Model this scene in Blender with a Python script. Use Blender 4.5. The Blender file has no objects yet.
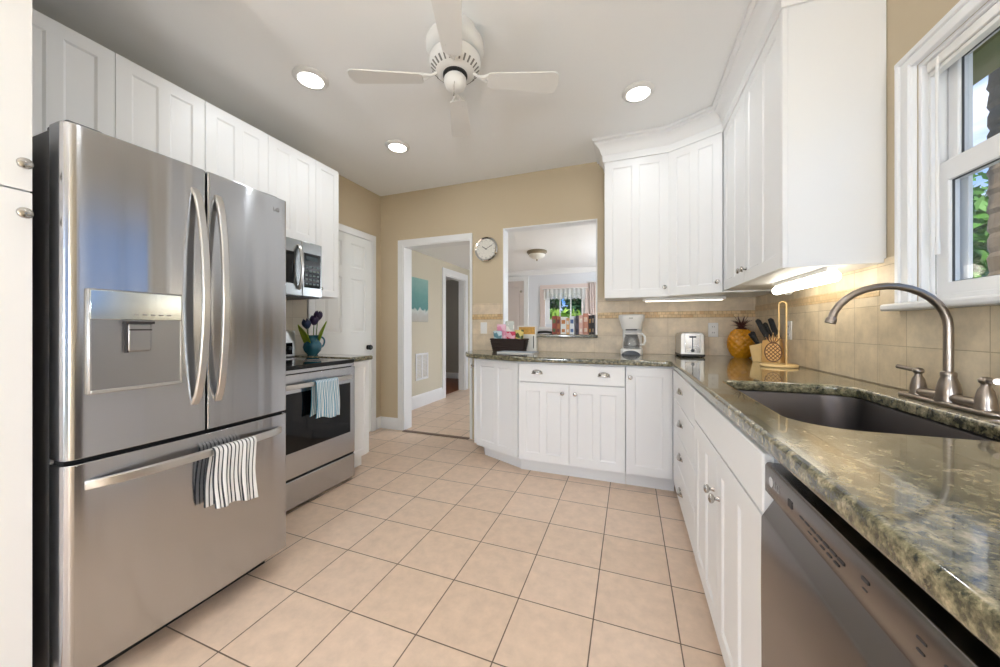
import bpy, bmesh, math, random
from mathutils import Matrix, Vector
random.seed(7)
R = math.radians
PI = math.pi
SC = bpy.context.scene
COL = SC.collection

# ------------------------------------------------------------------ camera
cam_d = bpy.data.cameras.new('camera')
cam_d.sensor_fit = 'HORIZONTAL'
cam_d.sensor_width = 36.0
cam_d.lens = 36.0 * 349.0 / 1000.0
cam_d.shift_y = -5.5 / 1000.0
cam_d.clip_start = 0.02
cam_d.clip_end = 200
cam = bpy.data.objects.new('camera', cam_d)
COL.objects.link(cam)
cam.location = (0, 0, 1.15)
cam.rotation_euler = (R(90), 0, R(20.4))
SC.camera = cam

# ------------------------------------------------------------------ view
SC.view_settings.view_transform = 'Standard'
SC.view_settings.look = 'None'
SC.view_settings.gamma = 1.0
SC.view_settings.use_curve_mapping = False
SC.view_settings.exposure = 0.22

# ------------------------------------------------------------------ world (blue sky with soft white clouds)
W = bpy.data.worlds.new('world')
SC.world = W
W.use_nodes = True
wn, wl = W.node_tree.nodes, W.node_tree.links
wn.clear()
wo = wn.new('ShaderNodeOutputWorld'); wb = wn.new('ShaderNodeBackground')
tc = wn.new('ShaderNodeTexCoord'); mp = wn.new('ShaderNodeMapping')
nz = wn.new('ShaderNodeTexNoise'); rp = wn.new('ShaderNodeValToRGB'); mx = wn.new('ShaderNodeMix'); mx.data_type = 'RGBA'
mp.inputs['Scale'].default_value = (1, 1, 3.0)
nz.inputs['Scale'].default_value = 3.2; nz.inputs['Detail'].default_value = 6
rp.color_ramp.elements[0].position = 0.47; rp.color_ramp.elements[1].position = 0.70
mx.inputs['A'].default_value = (0.10, 0.27, 0.62, 1); mx.inputs['B'].default_value = (.80, .84, .92, 1)
wl.new(tc.outputs['Generated'], mp.inputs['Vector']); wl.new(mp.outputs['Vector'], nz.inputs['Vector'])
wl.new(nz.outputs['Fac'], rp.inputs['Fac']); wl.new(rp.outputs['Color'], mx.inputs['Factor'])
wl.new(mx.outputs['Result'], wb.inputs['Color']); wb.inputs['Strength'].default_value = 1.5
wl.new(wb.outputs['Background'], wo.inputs['Surface'])

# ------------------------------------------------------------------ sun (outdoors; comes over the roof from behind the left wall)
sd = bpy.data.lights.new('sun', 'SUN'); sd.energy = 5.0; sd.angle = R(1.0); sd.color = (1, .95, .86)
so = bpy.data.objects.new('sun', sd); COL.objects.link(so); so.rotation_euler = Vector((.50, .42, -.76)).to_track_quat('-Z', 'Y').to_euler()

# ------------------------------------------------------------------ light levels
LAMP_W = 2.6            # each recessed kitchen lamp, the two added ones included
LAMP_COL = (0.91, 0.96, 1.0)
DINING_FILL_W = 78.0  # unseen pendant added to brighten the dining room
FILL_GLOBE_W = 70.0          # two unseen globe floor lamps added behind the camera as fill
TUBE_E = 6.5

# portals in the window openings, the added ones included (they only guide sampling of the sky)
def portal(loc, rot, sx, sy):
    d = bpy.data.lights.new('window_portal', 'AREA'); d.shape = 'RECTANGLE'; d.size = sx; d.size_y = sy
    d.cycles.is_portal = True
    o = bpy.data.objects.new('window_portal', d); COL.objects.link(o); o.location = loc; o.rotation_euler = rot
portal((1.06, 1.19, 1.65), (0, R(90), 0), 0.83, 0.9)
portal((-0.7, -2.12, 1.1), (R(90), 0, 0), 2.4, 2.1)
portal((1.72, 5.0, 1.1), (0, R(90), 0), 2.0, 2.2)

# ================================================================== materials
def srgb(r, g, b):
    f = lambda c: (c / 255) / 12.92 if c / 255 <= 0.04045 else ((c / 255 + 0.055) / 1.055) ** 2.4
    return (f(r), f(g), f(b), 1)

def newmat(name):
    m = bpy.data.materials.new(name); m.use_nodes = True
    n, l = m.node_tree.nodes, m.node_tree.links
    return m, n, l, n['Principled BSDF']

def mat(name, rgb, rough=0.5, metal=0.0, var=0.0, scale=8.0, bump=0.0, bscale=60.0, spec=0.5, coat=0.0, emit=None, estr=0.0):
    """plain surface with a little procedural colour variation and fine bump"""
    m, n, l, p = newmat(name)
    p.inputs['Roughness'].default_value = rough
    p.inputs['Metallic'].default_value = metal
    p.inputs['Specular IOR Level'].default_value = spec
    p.inputs['Coat Weight'].default_value = coat
    p.inputs['Base Color'].default_value = srgb(*rgb)
    co = n.new('ShaderNodeTexCoord')
    if var > 0:
        t = n.new('ShaderNodeTexNoise'); t.inputs['Scale'].default_value = scale; t.inputs['Detail'].default_value = 4
        mm = n.new('ShaderNodeMix'); mm.data_type = 'RGBA'
        c = srgb(*rgb)
        mm.inputs['A'].default_value = tuple(x * (1 - var) for x in c[:3]) + (1,)
        mm.inputs['B'].default_value = tuple(min(1, x * (1 + var)) for x in c[:3]) + (1,)
        l.new(co.outputs['Object'], t.inputs['Vector']); l.new(t.outputs['Fac'], mm.inputs['Factor'])
        l.new(mm.outputs['Result'], p.inputs['Base Color'])
    if bump > 0:
        t2 = n.new('ShaderNodeTexNoise'); t2.inputs['Scale'].default_value = bscale; t2.inputs['Detail'].default_value = 3
        b = n.new('ShaderNodeBump'); b.inputs['Strength'].default_value = bump; b.inputs['Distance'].default_value = 0.004
        l.new(co.outputs['Object'], t2.inputs['Vector']); l.new(t2.outputs['Fac'], b.inputs['Height']); l.new(b.outputs['Normal'], p.inputs['Normal'])
    if emit:
        p.inputs['Emission Color'].default_value = srgb(*emit); p.inputs['Emission Strength'].default_value = estr
    return m

def tiled(name, c1, c2, mortar, bw, rh, ms, off=(0, 0, 0), plane='xy', rough=0.35, var=0.10, nscale=9.0, bump=0.4, offset=0.0, coat=0.0):
    """rectangular tiles laid out in world space by the brick texture"""
    m, n, l, p = newmat(name)
    g = n.new('ShaderNodeNewGeometry'); mp = n.new('ShaderNodeMapping'); mp.vector_type = 'POINT'
    mp.inputs['Location'].default_value = off
    sep = n.new('ShaderNodeSeparateXYZ'); com = n.new('ShaderNodeCombineXYZ')
    l.new(g.outputs['Position'], mp.inputs['Vector']); l.new(mp.outputs['Vector'], sep.inputs['Vector'])
    a, b = {'xy': ('X', 'Y'), 'xz': ('X', 'Z'), 'yz': ('Y', 'Z')}[plane]
    l.new(sep.outputs[a], com.inputs['X']); l.new(sep.outputs[b], com.inputs['Y'])
    br = n.new('ShaderNodeTexBrick'); br.offset = offset; br.squash = 1
    br.inputs['Scale'].default_value = 1; br.inputs['Brick Width'].default_value = bw; br.inputs['Row Height'].default_value = rh
    br.inputs['Mortar Size'].default_value = ms; br.inputs['Mortar Smooth'].default_value = 0.3; br.inputs['Bias'].default_value = 0
    br.inputs['Color1'].default_value = srgb(*c1); br.inputs['Color2'].default_value = srgb(*c2); br.inputs['Mortar'].default_value = srgb(*mortar)
    l.new(com.outputs['Vector'], br.inputs['Vector'])
    t = n.new('ShaderNodeTexNoise'); t.inputs['Scale'].default_value = nscale; t.inputs['Detail'].default_value = 8; t.inputs['Roughness'].default_value = 0.65
    l.new(g.outputs['Position'], t.inputs['Vector'])
    mr = n.new('ShaderNodeMapRange'); mr.inputs['From Min'].default_value = 0.3; mr.inputs['From Max'].default_value = 0.7
    mr.inputs['To Min'].default_value = 1 - var; mr.inputs['To Max'].default_value = 1 + var
    l.new(t.outputs['Fac'], mr.inputs['Value'])
    vm = n.new('ShaderNodeVectorMath'); vm.operation = 'SCALE'
    l.new(br.outputs['Color'], vm.inputs[0]); l.new(mr.outputs['Result'], vm.inputs['Scale'])
    l.new(vm.outputs['Vector'], p.inputs['Base Color'])
    p.inputs['Roughness'].default_value = rough; p.inputs['Coat Weight'].default_value = coat
    bp = n.new('ShaderNodeBump'); bp.invert = True; bp.inputs['Strength'].default_value = bump; bp.inputs['Distance'].default_value = 0.003
    l.new(br.outputs['Fac'], bp.inputs['Height']); l.new(bp.outputs['Normal'], p.inputs['Normal'])
    return m

def steel(name, rgb, rough=0.26, aniso=0.75, wavy=0.0, rot=0.25):
    """brushed metal with optional waviness"""
    m, n, l, p = newmat(name)
    p.inputs['Base Color'].default_value = srgb(*rgb); p.inputs['Metallic'].default_value = 1
    p.inputs['Roughness'].default_value = rough; p.inputs['Anisotropic'].default_value = aniso
    p.inputs['Anisotropic Rotation'].default_value = rot
    tg = n.new('ShaderNodeTangent'); tg.direction_type = 'RADIAL'; tg.axis = 'Z'
    l.new(tg.outputs['Tangent'], p.inputs['Tangent'])
    co = n.new('ShaderNodeTexCoord'); mp = n.new('ShaderNodeMapping'); mp.inputs['Scale'].default_value = (2, 2, 420)
    t = n.new('ShaderNodeTexNoise'); t.inputs['Scale'].default_value = 3; t.inputs['Detail'].default_value = 2
    l.new(co.outputs['Object'], mp.inputs['Vector']); l.new(mp.outputs['Vector'], t.inputs['Vector'])
    mr = n.new('ShaderNodeMapRange'); mr.inputs['To Min'].default_value = rough * 0.92; mr.inputs['To Max'].default_value = rough * 1.08
    l.new(t.outputs['Fac'], mr.inputs['Value']); l.new(mr.outputs['Result'], p.inputs['Roughness'])
    if wavy > 0:
        m2 = n.new('ShaderNodeMapping'); m2.inputs['Scale'].default_value = (9.0, 1.0, 0.5)
        t2 = n.new('ShaderNodeTexNoise'); t2.inputs['Scale'].default_value = 1.0; t2.inputs['Detail'].default_value = 1
        b = n.new('ShaderNodeBump'); b.inputs['Strength'].default_value = wavy; b.inputs['Distance'].default_value = 0.05
        l.new(co.outputs['Object'], m2.inputs['Vector']); l.new(m2.outputs['Vector'], t2.inputs['Vector'])
        l.new(t2.outputs['Fac'], b.inputs['Height']); l.new(b.outputs['Normal'], p.inputs['Normal'])
    return m

def granite(name):
    m, n, l, p = newmat(name)
    g = n.new('ShaderNodeNewGeometry')
    def noise(s, d=4, r=0.6):
        t = n.new('ShaderNodeTexNoise'); t.inputs['Scale'].default_value = s; t.inputs['Detail'].default_value = d; t.inputs['Roughness'].default_value = r
        l.new(g.outputs['Position'], t.inputs['Vector']); return t
    a = noise(36, 9, 0.74)
    r1 = n.new('ShaderNodeValToRGB'); e = r1.color_ramp.elements
    e[0].position = .30; e[0].color = srgb(28, 31, 22); e[1].position = .72; e[1].color = srgb(192, 178, 146)
    for pos, c in ((.40, (60, 60, 42)), (.47, (104, 99, 70)), (.54, (132, 124, 90)), (.62, (162, 146, 110))):
        k = e.new(pos); k.color = srgb(*c)
    l.new(a.outputs['Fac'], r1.inputs['Fac'])
    v = n.new('ShaderNodeTexVoronoi'); v.inputs['Scale'].default_value = 150; l.new(g.outputs['Position'], v.inputs['Vector'])
    b = noise(60, 5, .7)
    r2 = n.new('ShaderNodeValToRGB'); r2.color_ramp.elements[0].position = .36; r2.color_ramp.elements[0].color = (1, 1, 1, 1)
    r2.color_ramp.elements[1].position = .46; r2.color_ramp.elements[1].color = (0, 0, 0, 1)
    l.new(b.outputs['Fac'], r2.inputs['Fac'])
    mx = n.new('ShaderNodeMix'); mx.data_type = 'RGBA'; mx.inputs['B'].default_value = srgb(34, 42, 30)
    l.new(r2.outputs['Color'], mx.inputs['Factor']); l.new(r1.outputs['Color'], mx.inputs['A'])
    mx2 = n.new('ShaderNodeMix'); mx2.data_type = 'RGBA'; mx2.blend_type = 'OVERLAY'; mx2.inputs['Factor'].default_value = .35
    bw_ = n.new('ShaderNodeRGBToBW'); l.new(v.outputs['Color'], bw_.inputs['Color']); l.new(mx.outputs['Result'], mx2.inputs['A']); l.new(bw_.outputs['Val'], mx2.inputs['B'])
    hs = n.new('ShaderNodeHueSaturation'); hs.inputs['Saturation'].default_value = .85
    l.new(mx2.outputs['Result'], hs.inputs['Color']); l.new(hs.outputs['Color'], p.inputs['Base Color'])
    p.inputs['Roughness'].default_value = 0.16; p.inputs['Specular IOR Level'].default_value = .5
    p.inputs['Coat Weight'].default_value = .7; p.inputs['Coat Roughness'].default_value = .03; p.inputs['Coat IOR'].default_value = 1.5
    return m

def striped(name, c1, c2, freq, duty, axis='X', edge=None):
    """cloth with stripes along one object axis"""
    m, n, l, p = newmat(name)
    uv = n.new('ShaderNodeUVMap'); uv.uv_map = 'UVMap'
    sep = n.new('ShaderNodeSeparateXYZ'); l.new(uv.outputs['UV'], sep.inputs['Vector'])
    mu = n.new('ShaderNodeMath'); mu.operation = 'MULTIPLY'; mu.inputs[1].default_value = freq; l.new(sep.outputs['X'], mu.inputs[0])
    fr = n.new('ShaderNodeMath'); fr.operation = 'FRACT'; l.new(mu.outputs[0], fr.inputs[0])
    lt = n.new('ShaderNodeMath'); lt.operation = 'LESS_THAN'; lt.inputs[1].default_value = duty; l.new(fr.outputs[0], lt.inputs[0])
    mx = n.new('ShaderNodeMix'); mx.data_type = 'RGBA'; mx.inputs['A'].default_value = srgb(*c1); mx.inputs['B'].default_value = srgb(*c2)
    l.new(lt.outputs[0], mx.inputs['Factor']); l.new(mx.outputs['Result'], p.inputs['Base Color'])
    p.inputs['Roughness'].default_value = .9; p.inputs['Specular IOR Level'].default_value = .1
    t = n.new('ShaderNodeTexNoise'); t.inputs['Scale'].default_value = 400
    b = n.new('ShaderNodeBump'); b.inputs['Strength'].default_value = .3; b.inputs['Distance'].default_value = .001
    l.new(t.outputs['Fac'], b.inputs['Height']); l.new(b.outputs['Normal'], p.inputs['Normal'])
    return m

def pane(name, tint=(1, 1, 1), fac=0.06):
    m, n, l, p = newmat(name); n.remove(p)
    o = n['Material Output']; t = n.new('ShaderNodeBsdfTransparent'); g = n.new('ShaderNodeBsdfGlossy'); mx = n.new('ShaderNodeMixShader')
    t.inputs['Color'].default_value = (*tint, 1); g.inputs['Roughness'].default_value = 0.02
    lw = n.new('ShaderNodeLayerWeight'); lw.inputs['Blend'].default_value = .5
    pw = n.new('ShaderNodeMath'); pw.operation = 'POWER'; pw.inputs[1].default_value = 5; l.new(lw.outputs['Facing'], pw.inputs[0])
    ma = n.new('ShaderNodeMath'); ma.operation = 'MULTIPLY_ADD'; ma.inputs[1].default_value = .8; ma.inputs[2].default_value = fac * .5; l.new(pw.outputs[0], ma.inputs[0])
    l.new(ma.outputs[0], mx.inputs['Fac']); l.new(t.outputs['BSDF'], mx.inputs[1]); l.new(g.outputs['BSDF'], mx.inputs[2]); l.new(mx.outputs['Shader'], o.inputs['Surface'])
    return m

M = {}
M['cab'] = mat('white_cabinet_paint', (240, 240, 240), .38, var=.01, scale=3)
M['trim'] = mat('white_trim_paint', (240, 240, 240), .4, var=.01)
M['ceil'] = mat('ceiling_paint', (248, 248, 247), .85, var=.012, scale=2, bump=.05)
M['wall'] = mat('tan_wall_paint', (204, 188, 160), .8, var=.02, scale=2, bump=.06, bscale=120)
M['wall_pale'] = mat('pale_beige_wall_paint', (212, 204, 184), .8, var=.02, scale=2, bump=.05)
M['wall_blue'] = mat('cool_white_wall_paint', (226, 228, 232), .8, var=.02, scale=2, bump=.05)
M['wall_dim'] = mat('grey_beige_wall_paint', (186, 180, 168), .8, var=.03)
M['door'] = mat('white_door_paint', (232, 232, 228), .45, var=.01)
M['door_pink'] = mat('pale_taupe_door_paint', (214, 203, 198), .5, var=.02)
M['casing_pink'] = mat('pale_peach_casing_paint', (226, 210, 203), .5, var=.02)
M['floor'] = tiled('floor_tiles', (229, 204, 182), (222, 196, 172), (112, 92, 76), .3085, .3035, .0028, off=(-.1735 + .3085 * 20, -1.42 + .3035 * 20, 0), rough=.42, var=.09, nscale=16, bump=.5)
M['tile_f'] = tiled('backsplash_tiles_far', (220, 203, 178), (211, 193, 166), (190, 168, 138), .305, .155, .0015, off=(6.1, 0, -.925 + 1.55 - 1.55), plane='xz', rough=.4, var=.16, nscale=11)
M['tile_r'] = tiled('backsplash_tiles_right', (222, 206, 178), (210, 192, 162), (178, 160, 130), .155, .155, .0016, off=(0.0, -1.682 + .155 * 20, -1.083 + .155 * 10), plane='yz', rough=.4, var=.18, nscale=11)
M['tile_l'] = tiled('backsplash_tiles_left', (226, 218, 202), (218, 208, 190), (200, 190, 172), .155, .155, .0016, off=(0, 3.1, 3.1), plane='yz', rough=.4, var=.06)
M['border'] = tiled('mosaic_border', (196, 158, 112), (222, 196, 150), (176, 146, 108), .032, .026, .002, off=(6.4, 0, -1.238 + 2.6), plane='xz', rough=.35, var=.2, nscale=22, offset=.5)
M['border_r'] = tiled('mosaic_border_right', (206, 176, 132), (216, 190, 148), (192, 168, 126), .032, .026, .002, off=(0, 6.4, -1.238 + 2.6), plane='yz', rough=.35, var=.12, nscale=22, offset=.5)
M['granite'] = granite('speckled_green_granite')
M['steel'] = steel('brushed_stainless', (186, 187, 190), .17, .90, wavy=.14)
M['steel_m'] = steel('microwave_stainless', (150, 152, 152), .3, .4)
M['steel_d'] = steel('dark_stainless', (124, 119, 117), .24, .4)
M['steel_s'] = steel('handle_stainless', (206, 205, 203), .3, .3)
M['steel_sink'] = steel('sink_stainless', (104, 100, 101), .40, .2)
M['nickel'] = steel('brushed_nickel', (158, 148, 139), .29, .2)
M['pewter'] = mat('pewter_knob', (186, 183, 178), .24, 1, var=.06, scale=60)
M['chrome'] = mat('chrome', (215, 215, 215), .12, 1)
M['fr_side'] = mat('fridge_side_grey', (98, 98, 100), .5, .1, bump=.15, bscale=300)
M['blackgl'] = mat('black_glass', (6, 6, 7), .06, spec=.35)
M['black'] = mat('black_plastic', (22, 22, 23), .4)
M['gasket'] = mat('dark_gap', (12, 12, 12), .8)
M['disp'] = steel('dispenser_panel', (205, 212, 214), .16, .1)
M['disp2'] = steel('dispenser_recess', (168, 168, 168), .36, .3)
M['glass'] = pane('window_glass')
M['white_pl'] = mat('white_plastic', (236, 234, 230), .35)
M['fan'] = mat('white_fan_enamel', (232, 231, 228), .4)
M['fanslot'] = mat('fan_slot_shadow_paint', (120, 118, 114), .6)
M['lamp'] = mat('lamp_diffuser', (255, 255, 255), .4, emit=(255, 250, 240), estr=9)
M['tube'] = mat('lamp_tube', (255, 255, 255), .4, emit=(255, 246, 228), estr=TUBE_E)
M['strip'] = mat('strip_lens', (255, 255, 255), .4, emit=(255, 244, 224), estr=2.5)  # glow added to lift the worktop below; the strip itself looks unlit
M['teal'] = mat('teal_glaze', (44, 108, 130), .12, var=.25, scale=14, coat=.5)
M['petal'] = mat('dark_purple_petal', (58, 42, 84), .5, var=.25, scale=20)
M['petal_b'] = mat('indigo_petal', (36, 52, 92), .5, var=.25, scale=20)
M['leaf'] = mat('tulip_leaf', (168, 196, 54), .5, var=.3, scale=12)
M['stem'] = mat('tulip_stem', (86, 128, 60), .5)
M['towel_k'] = striped('black_white_towel_cloth', (240, 240, 240), (62, 66, 72), 11, .30)
M['towel_b'] = striped('blue_white_towel_cloth', (238, 242, 244), (108, 166, 196), 15, .5)
M['wood'] = mat('light_bamboo', (226, 178, 108), .45, var=.12, scale=16)
M['wood2'] = mat('pale_maple', (234, 200, 140), .45, var=.10, scale=16)
M['woodline'] = mat('burnt_wood', (104, 64, 28), .6)
M['amber'] = mat('amber_glaze', (206, 138, 18), .18, var=.25, scale=18, coat=.4)
M['crown'] = mat('maroon_leaf', (74, 36, 30), .4, var=.3, scale=30)
M['basket'] = mat('dark_wicker', (52, 36, 28), .7, bump=.8, bscale=90)
M['woodfloor'] = mat('red_oak_floor', (150, 88, 54), .35, var=.25, scale=6)
M['bark'] = mat('palm_bark', (104, 90, 72), .9, var=.4, scale=22, bump=1, bscale=18)
M['bush'] = mat('bush_leaf', (84, 134, 44), .55, var=.45, scale=3)
M['bush2'] = mat('yellow_green_leaf', (150, 182, 78), .55, var=.35, scale=3)
M['bush3'] = mat('blue_green_leaf', (52, 96, 62), .55, var=.45, scale=3)
M['lawn'] = mat('lawn_grass', (128, 134, 108), .9, var=.3, scale=2)
M['soffit'] = mat('eave_soffit_paint', (244, 246, 238), .7, var=.03)
M['soffit2'] = mat('eave_board_paint', (160, 158, 112), .7, var=.05)
M['bronze'] = mat('aged_bronze', (150, 138, 116), .4, .5)
M['frost'] = mat('frosted_bowl', (236, 232, 222), .5)
M['iron'] = mat('black_iron', (24, 24, 26), .4, .3)
M['lace'] = mat('lace_cloth', (238, 236, 232), .9)
M['logo'] = mat('badge_silver', (226, 226, 226), .25, .8)
M['ink'] = mat('dark_ink', (52, 48, 48), .6)
M['mark'] = mat('grey_ink', (150, 148, 146), .6)
M['clockface'] = mat('clock_face', (226, 222, 212), .35, var=.18, scale=60)

def canvas_mat():
    m, n, l, p = newmat('teal_seascape_canvas')
    g = n.new('ShaderNodeNewGeometry'); sp = n.new('ShaderNodeSeparateXYZ'); l.new(g.outputs['Position'], sp.inputs['Vector'])
    t = n.new('ShaderNodeTexNoise'); t.inputs['Scale'].default_value = 14; t.inputs['Detail'].default_value = 6
    l.new(g.outputs['Position'], t.inputs['Vector'])
    a = n.new('ShaderNodeMath'); a.operation = 'MULTIPLY_ADD'; a.inputs[1].default_value = .16; l.new(t.outputs['Fac'], a.inputs[0]); l.new(sp.outputs['Z'], a.inputs[2])
    mr = n.new('ShaderNodeMapRange'); mr.inputs['From Min'].default_value = 1.30; mr.inputs['From Max'].default_value = 1.96; l.new(a.outputs[0], mr.inputs['Value'])
    r = n.new('ShaderNodeValToRGB'); e = r.color_ramp.elements
    e[0].position = .0; e[0].color = srgb(190, 186, 176); e[1].position = 1; e[1].color = srgb(150, 188, 180)
    for pos, c in ((.18, (196, 196, 190)), (.27, (208, 214, 210)), (.32, (98, 148, 146)), (.6, (112, 160, 156))):
        k = e.new(pos); k.color = srgb(*c)
    l.new(mr.outputs['Result'], r.inputs['Fac']); l.new(r.outputs['Color'], p.inputs['Base Color']); p.inputs['Roughness'].default_value = .8
    return m
M['canvas'] = canvas_mat()

def lacy(name):
    m, n, l, p = newmat(name)
    o = n['Material Output']; t = n.new('ShaderNodeBsdfTransparent'); mx = n.new('ShaderNodeMixShader')
    tl = n.new('ShaderNodeBsdfTranslucent'); tl.inputs['Color'].default_value = (.9, .9, .88, 1)
    p.inputs['Base Color'].default_value = (.85, .85, .83, 1); p.inputs['Roughness'].default_value = .9
    v = n.new('ShaderNodeTexVoronoi'); v.inputs['Scale'].default_value = 60
    co = n.new('ShaderNodeTexCoord'); l.new(co.outputs['Object'], v.inputs['Vector'])
    g = n.new('ShaderNodeMath'); g.operation = 'GREATER_THAN'; g.inputs[1].default_value = .30; l.new(v.outputs['Distance'], g.inputs[0])
    ad = n.new('ShaderNodeMixShader'); ad.inputs['Fac'].default_value = .5
    l.new(p.outputs['BSDF'], ad.inputs[1]); l.new(tl.outputs['BSDF'], ad.inputs[2])
    l.new(g.outputs[0], mx.inputs['Fac']); l.new(t.outputs['BSDF'], mx.inputs[1]); l.new(ad.outputs['Shader'], mx.inputs[2])
    l.new(mx.outputs['Shader'], o.inputs['Surface'])
    return m
M['lacy'] = lacy('open_lace')

# ================================================================== mesh builder
class MB:
    def __init__(s):
        s.v = []; s.f = []; s.uv = None; s.mi = []; s.m = 0
    def _add(s, vs, fs):
        b = len(s.v); s.v += [tuple(x) for x in vs]; s.f += [tuple(i + b for i in f) for f in fs]; s.mi += [s.m] * len(fs)
        return s
    def box(s, x0, x1, y0, y1, z0, z1):
        s.nb = getattr(s, 'nb', -1) + 1
        e = .00013 * (s.nb % 7)                     # keeps overlapping boards of one joinery mesh from sharing a plane
        x0, x1, y0, y1, z0, z1 = x0 - e, x1 + e, y0 - e, y1 + e, z0 - e, z1 + e
        return s._add([(x, y, z) for x in (x0, x1) for y in (y0, y1) for z in (z0, z1)],
                      [(0, 1, 3, 2), (4, 6, 7, 5), (0, 4, 5, 1), (2, 3, 7, 6), (0, 2, 6, 4), (1, 5, 7, 3)])
    def lathe(s, prof, c=(0, 0, 0), axis='z', n=24, capped=True):
        vs = []; k = len(prof)
        for j in range(n):
            a = 2 * PI * j / n
            for r, h in prof:
                p = (r * math.cos(a), r * math.sin(a), h)
                if axis == 'y': p = (p[0], -p[2], p[1])       # height runs toward -y
                elif axis == 'x': p = (p[2], p[0], p[1])
                vs.append((p[0] + c[0], p[1] + c[1], p[2] + c[2]))
        fs = []
        for j in range(n):
            q = (j + 1) % n
            for i in range(k - 1):
                fs.append((j * k + i, q * k + i, q * k + i + 1, j * k + i + 1))
        if capped:
            fs.append(tuple(j * k for j in range(n))[::-1]); fs.append(tuple(j * k + k - 1 for j in range(n)))
        return s._add(vs, fs)
    def tube(s, pts, r, n=10, closed=False, flat=1.0):
        pts = [Vector(p) for p in pts]; m = len(pts)
        rr = r if isinstance(r, (list, tuple)) else [r] * m
        vs = []; up = None
        for i, p in enumerate(pts):
            if closed: t = (pts[(i + 1) % m] - pts[i - 1])
            else: t = pts[min(i + 1, m - 1)] - pts[max(i - 1, 0)]
            t.normalize()
            if up is None:
                up = Vector((0, 0, 1)) if abs(t.z) < .9 else Vector((1, 0, 0))
            a = t.cross(up)
            if a.length < 1e-4: a = t.cross(Vector((0, 1, 0)))
            a.normalize(); b = a.cross(t); b.normalize(); up = b
            for j in range(n):
                g = 2 * PI * j / n
                vs.append(p + a * (rr[i] * math.cos(g)) + b * (rr[i] * flat * math.sin(g)))
        fs = []
        for i in range(m if closed else m - 1):
            q = (i + 1) % m
            for j in range(n):
                k = (j + 1) % n
                fs.append((i * n + j, i * n + k, q * n + k, q * n + j))
        if not closed:
            fs.append(tuple(range(n))[::-1]); fs.append(tuple((m - 1) * n + j for j in range(n)))
        return s._add(vs, fs)
    def prism(s, poly, a0, a1, plane='xy'):
        n = len(poly)
        def P(u, v, w): return {'xy': (u, v, w), 'xz': (u, w, v), 'yz': (w, u, v)}[plane]
        vs = [P(u, v, a0) for u, v in poly] + [P(u, v, a1) for u, v in poly]
        fs = [tuple(range(n)), tuple(range(n, 2 * n))[::-1]] + [(i, (i + 1) % n, n + (i + 1) % n, n + i) for i in range(n)]
        return s._add(vs, fs)
    def grid(s, fn, nu, nv, wrap=False):
        vs = [fn(i / nu, j / nv) for i in range(nu + 1) for j in range(nv + 1)]
        fs = [(i * (nv + 1) + j, (i + 1) * (nv + 1) + j, (i + 1) * (nv + 1) + j + 1, i * (nv + 1) + j + 1) for i in range(nu) for j in range(nv)]
        if s.uv is None: s.uv = {}
        b = len(s.v)
        for i in range(nu + 1):
            for j in range(nv + 1): s.uv[b + i * (nv + 1) + j] = (i / nu, j / nv)
        return s._add(vs, fs)
    def sweep(s, path, prof, side=1):
        """profile (offset, z) swept along a 2-D path with mitred corners"""
        m = len(path); k = len(prof); vs = []
        dirs = [Vector((path[i + 1][0] - path[i][0], path[i + 1][1] - path[i][1])).normalized() for i in range(m - 1)]
        for i in range(m):
            d0 = dirs[max(i - 1, 0)]; d1 = dirs[min(i, m - 2)]
            n0 = Vector((d0.y, -d0.x)) * side; n1 = Vector((d1.y, -d1.x)) * side
            nn = (n0 + n1); nn.normalize(); nn /= max(.3, nn.dot(n0))
            for o, z in prof: vs.append((path[i][0] + nn.x * o, path[i][1] + nn.y * o, z))
        fs = [(i * k + j, (i + 1) * k + j, (i + 1) * k + (j + 1) % k, i * k + (j + 1) % k) for i in range(m - 1) for j in range(k)]
        fs += [tuple(range(k))[::-1], tuple((m - 1) * k + j for j in range(k))]
        return s._add(vs, fs)
    def xf(s, mtx, start=0):
        s.v[start:] = [tuple(mtx @ Vector(p)) for p in s.v[start:]]; return s
    def build(s, name, m, parent=None, bevel=0.0, smooth=False, solid=0.0, sub=0, seg=2, merge=True):
        me = bpy.data.meshes.new(name); me.from_pydata(s.v, [], s.f)
        mats = m if isinstance(m, (list, tuple)) else [m]
        for x in mats: me.materials.append(x)
        for p, i in zip(me.polygons, s.mi): p.material_index = i
        if s.uv:
            ul = me.uv_layers.new(name='UVMap')
            for lp in me.loops: ul.data[lp.index].uv = s.uv.get(lp.vertex_index, (0, 0))
        bm = bmesh.new(); bm.from_mesh(me)
        if merge and not s.uv: bmesh.ops.remove_doubles(bm, verts=bm.verts, dist=1e-6)
        bmesh.ops.recalc_face_normals(bm, faces=bm.faces); bm.to_mesh(me); bm.free()
        o = bpy.data.objects.new(name, me); COL.objects.link(o)
        if parent: o.parent = parent
        if solid:
            md = o.modifiers.new('Solidify', 'SOLIDIFY'); md.thickness = solid; md.offset = 0
        if bevel:
            md = o.modifiers.new('Bevel', 'BEVEL'); md.width = bevel; md.segments = seg; md.limit_method = 'ANGLE'; md.angle_limit = R(40)
        if sub:
            md = o.modifiers.new('Subdivision', 'SUBSURF'); md.levels = sub; md.render_levels = sub
        if smooth or bevel or sub:
            for p in me.polygons: p.use_smooth = True
            if not sub: me.set_sharp_from_angle(angle=R(42))
        return o

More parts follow.
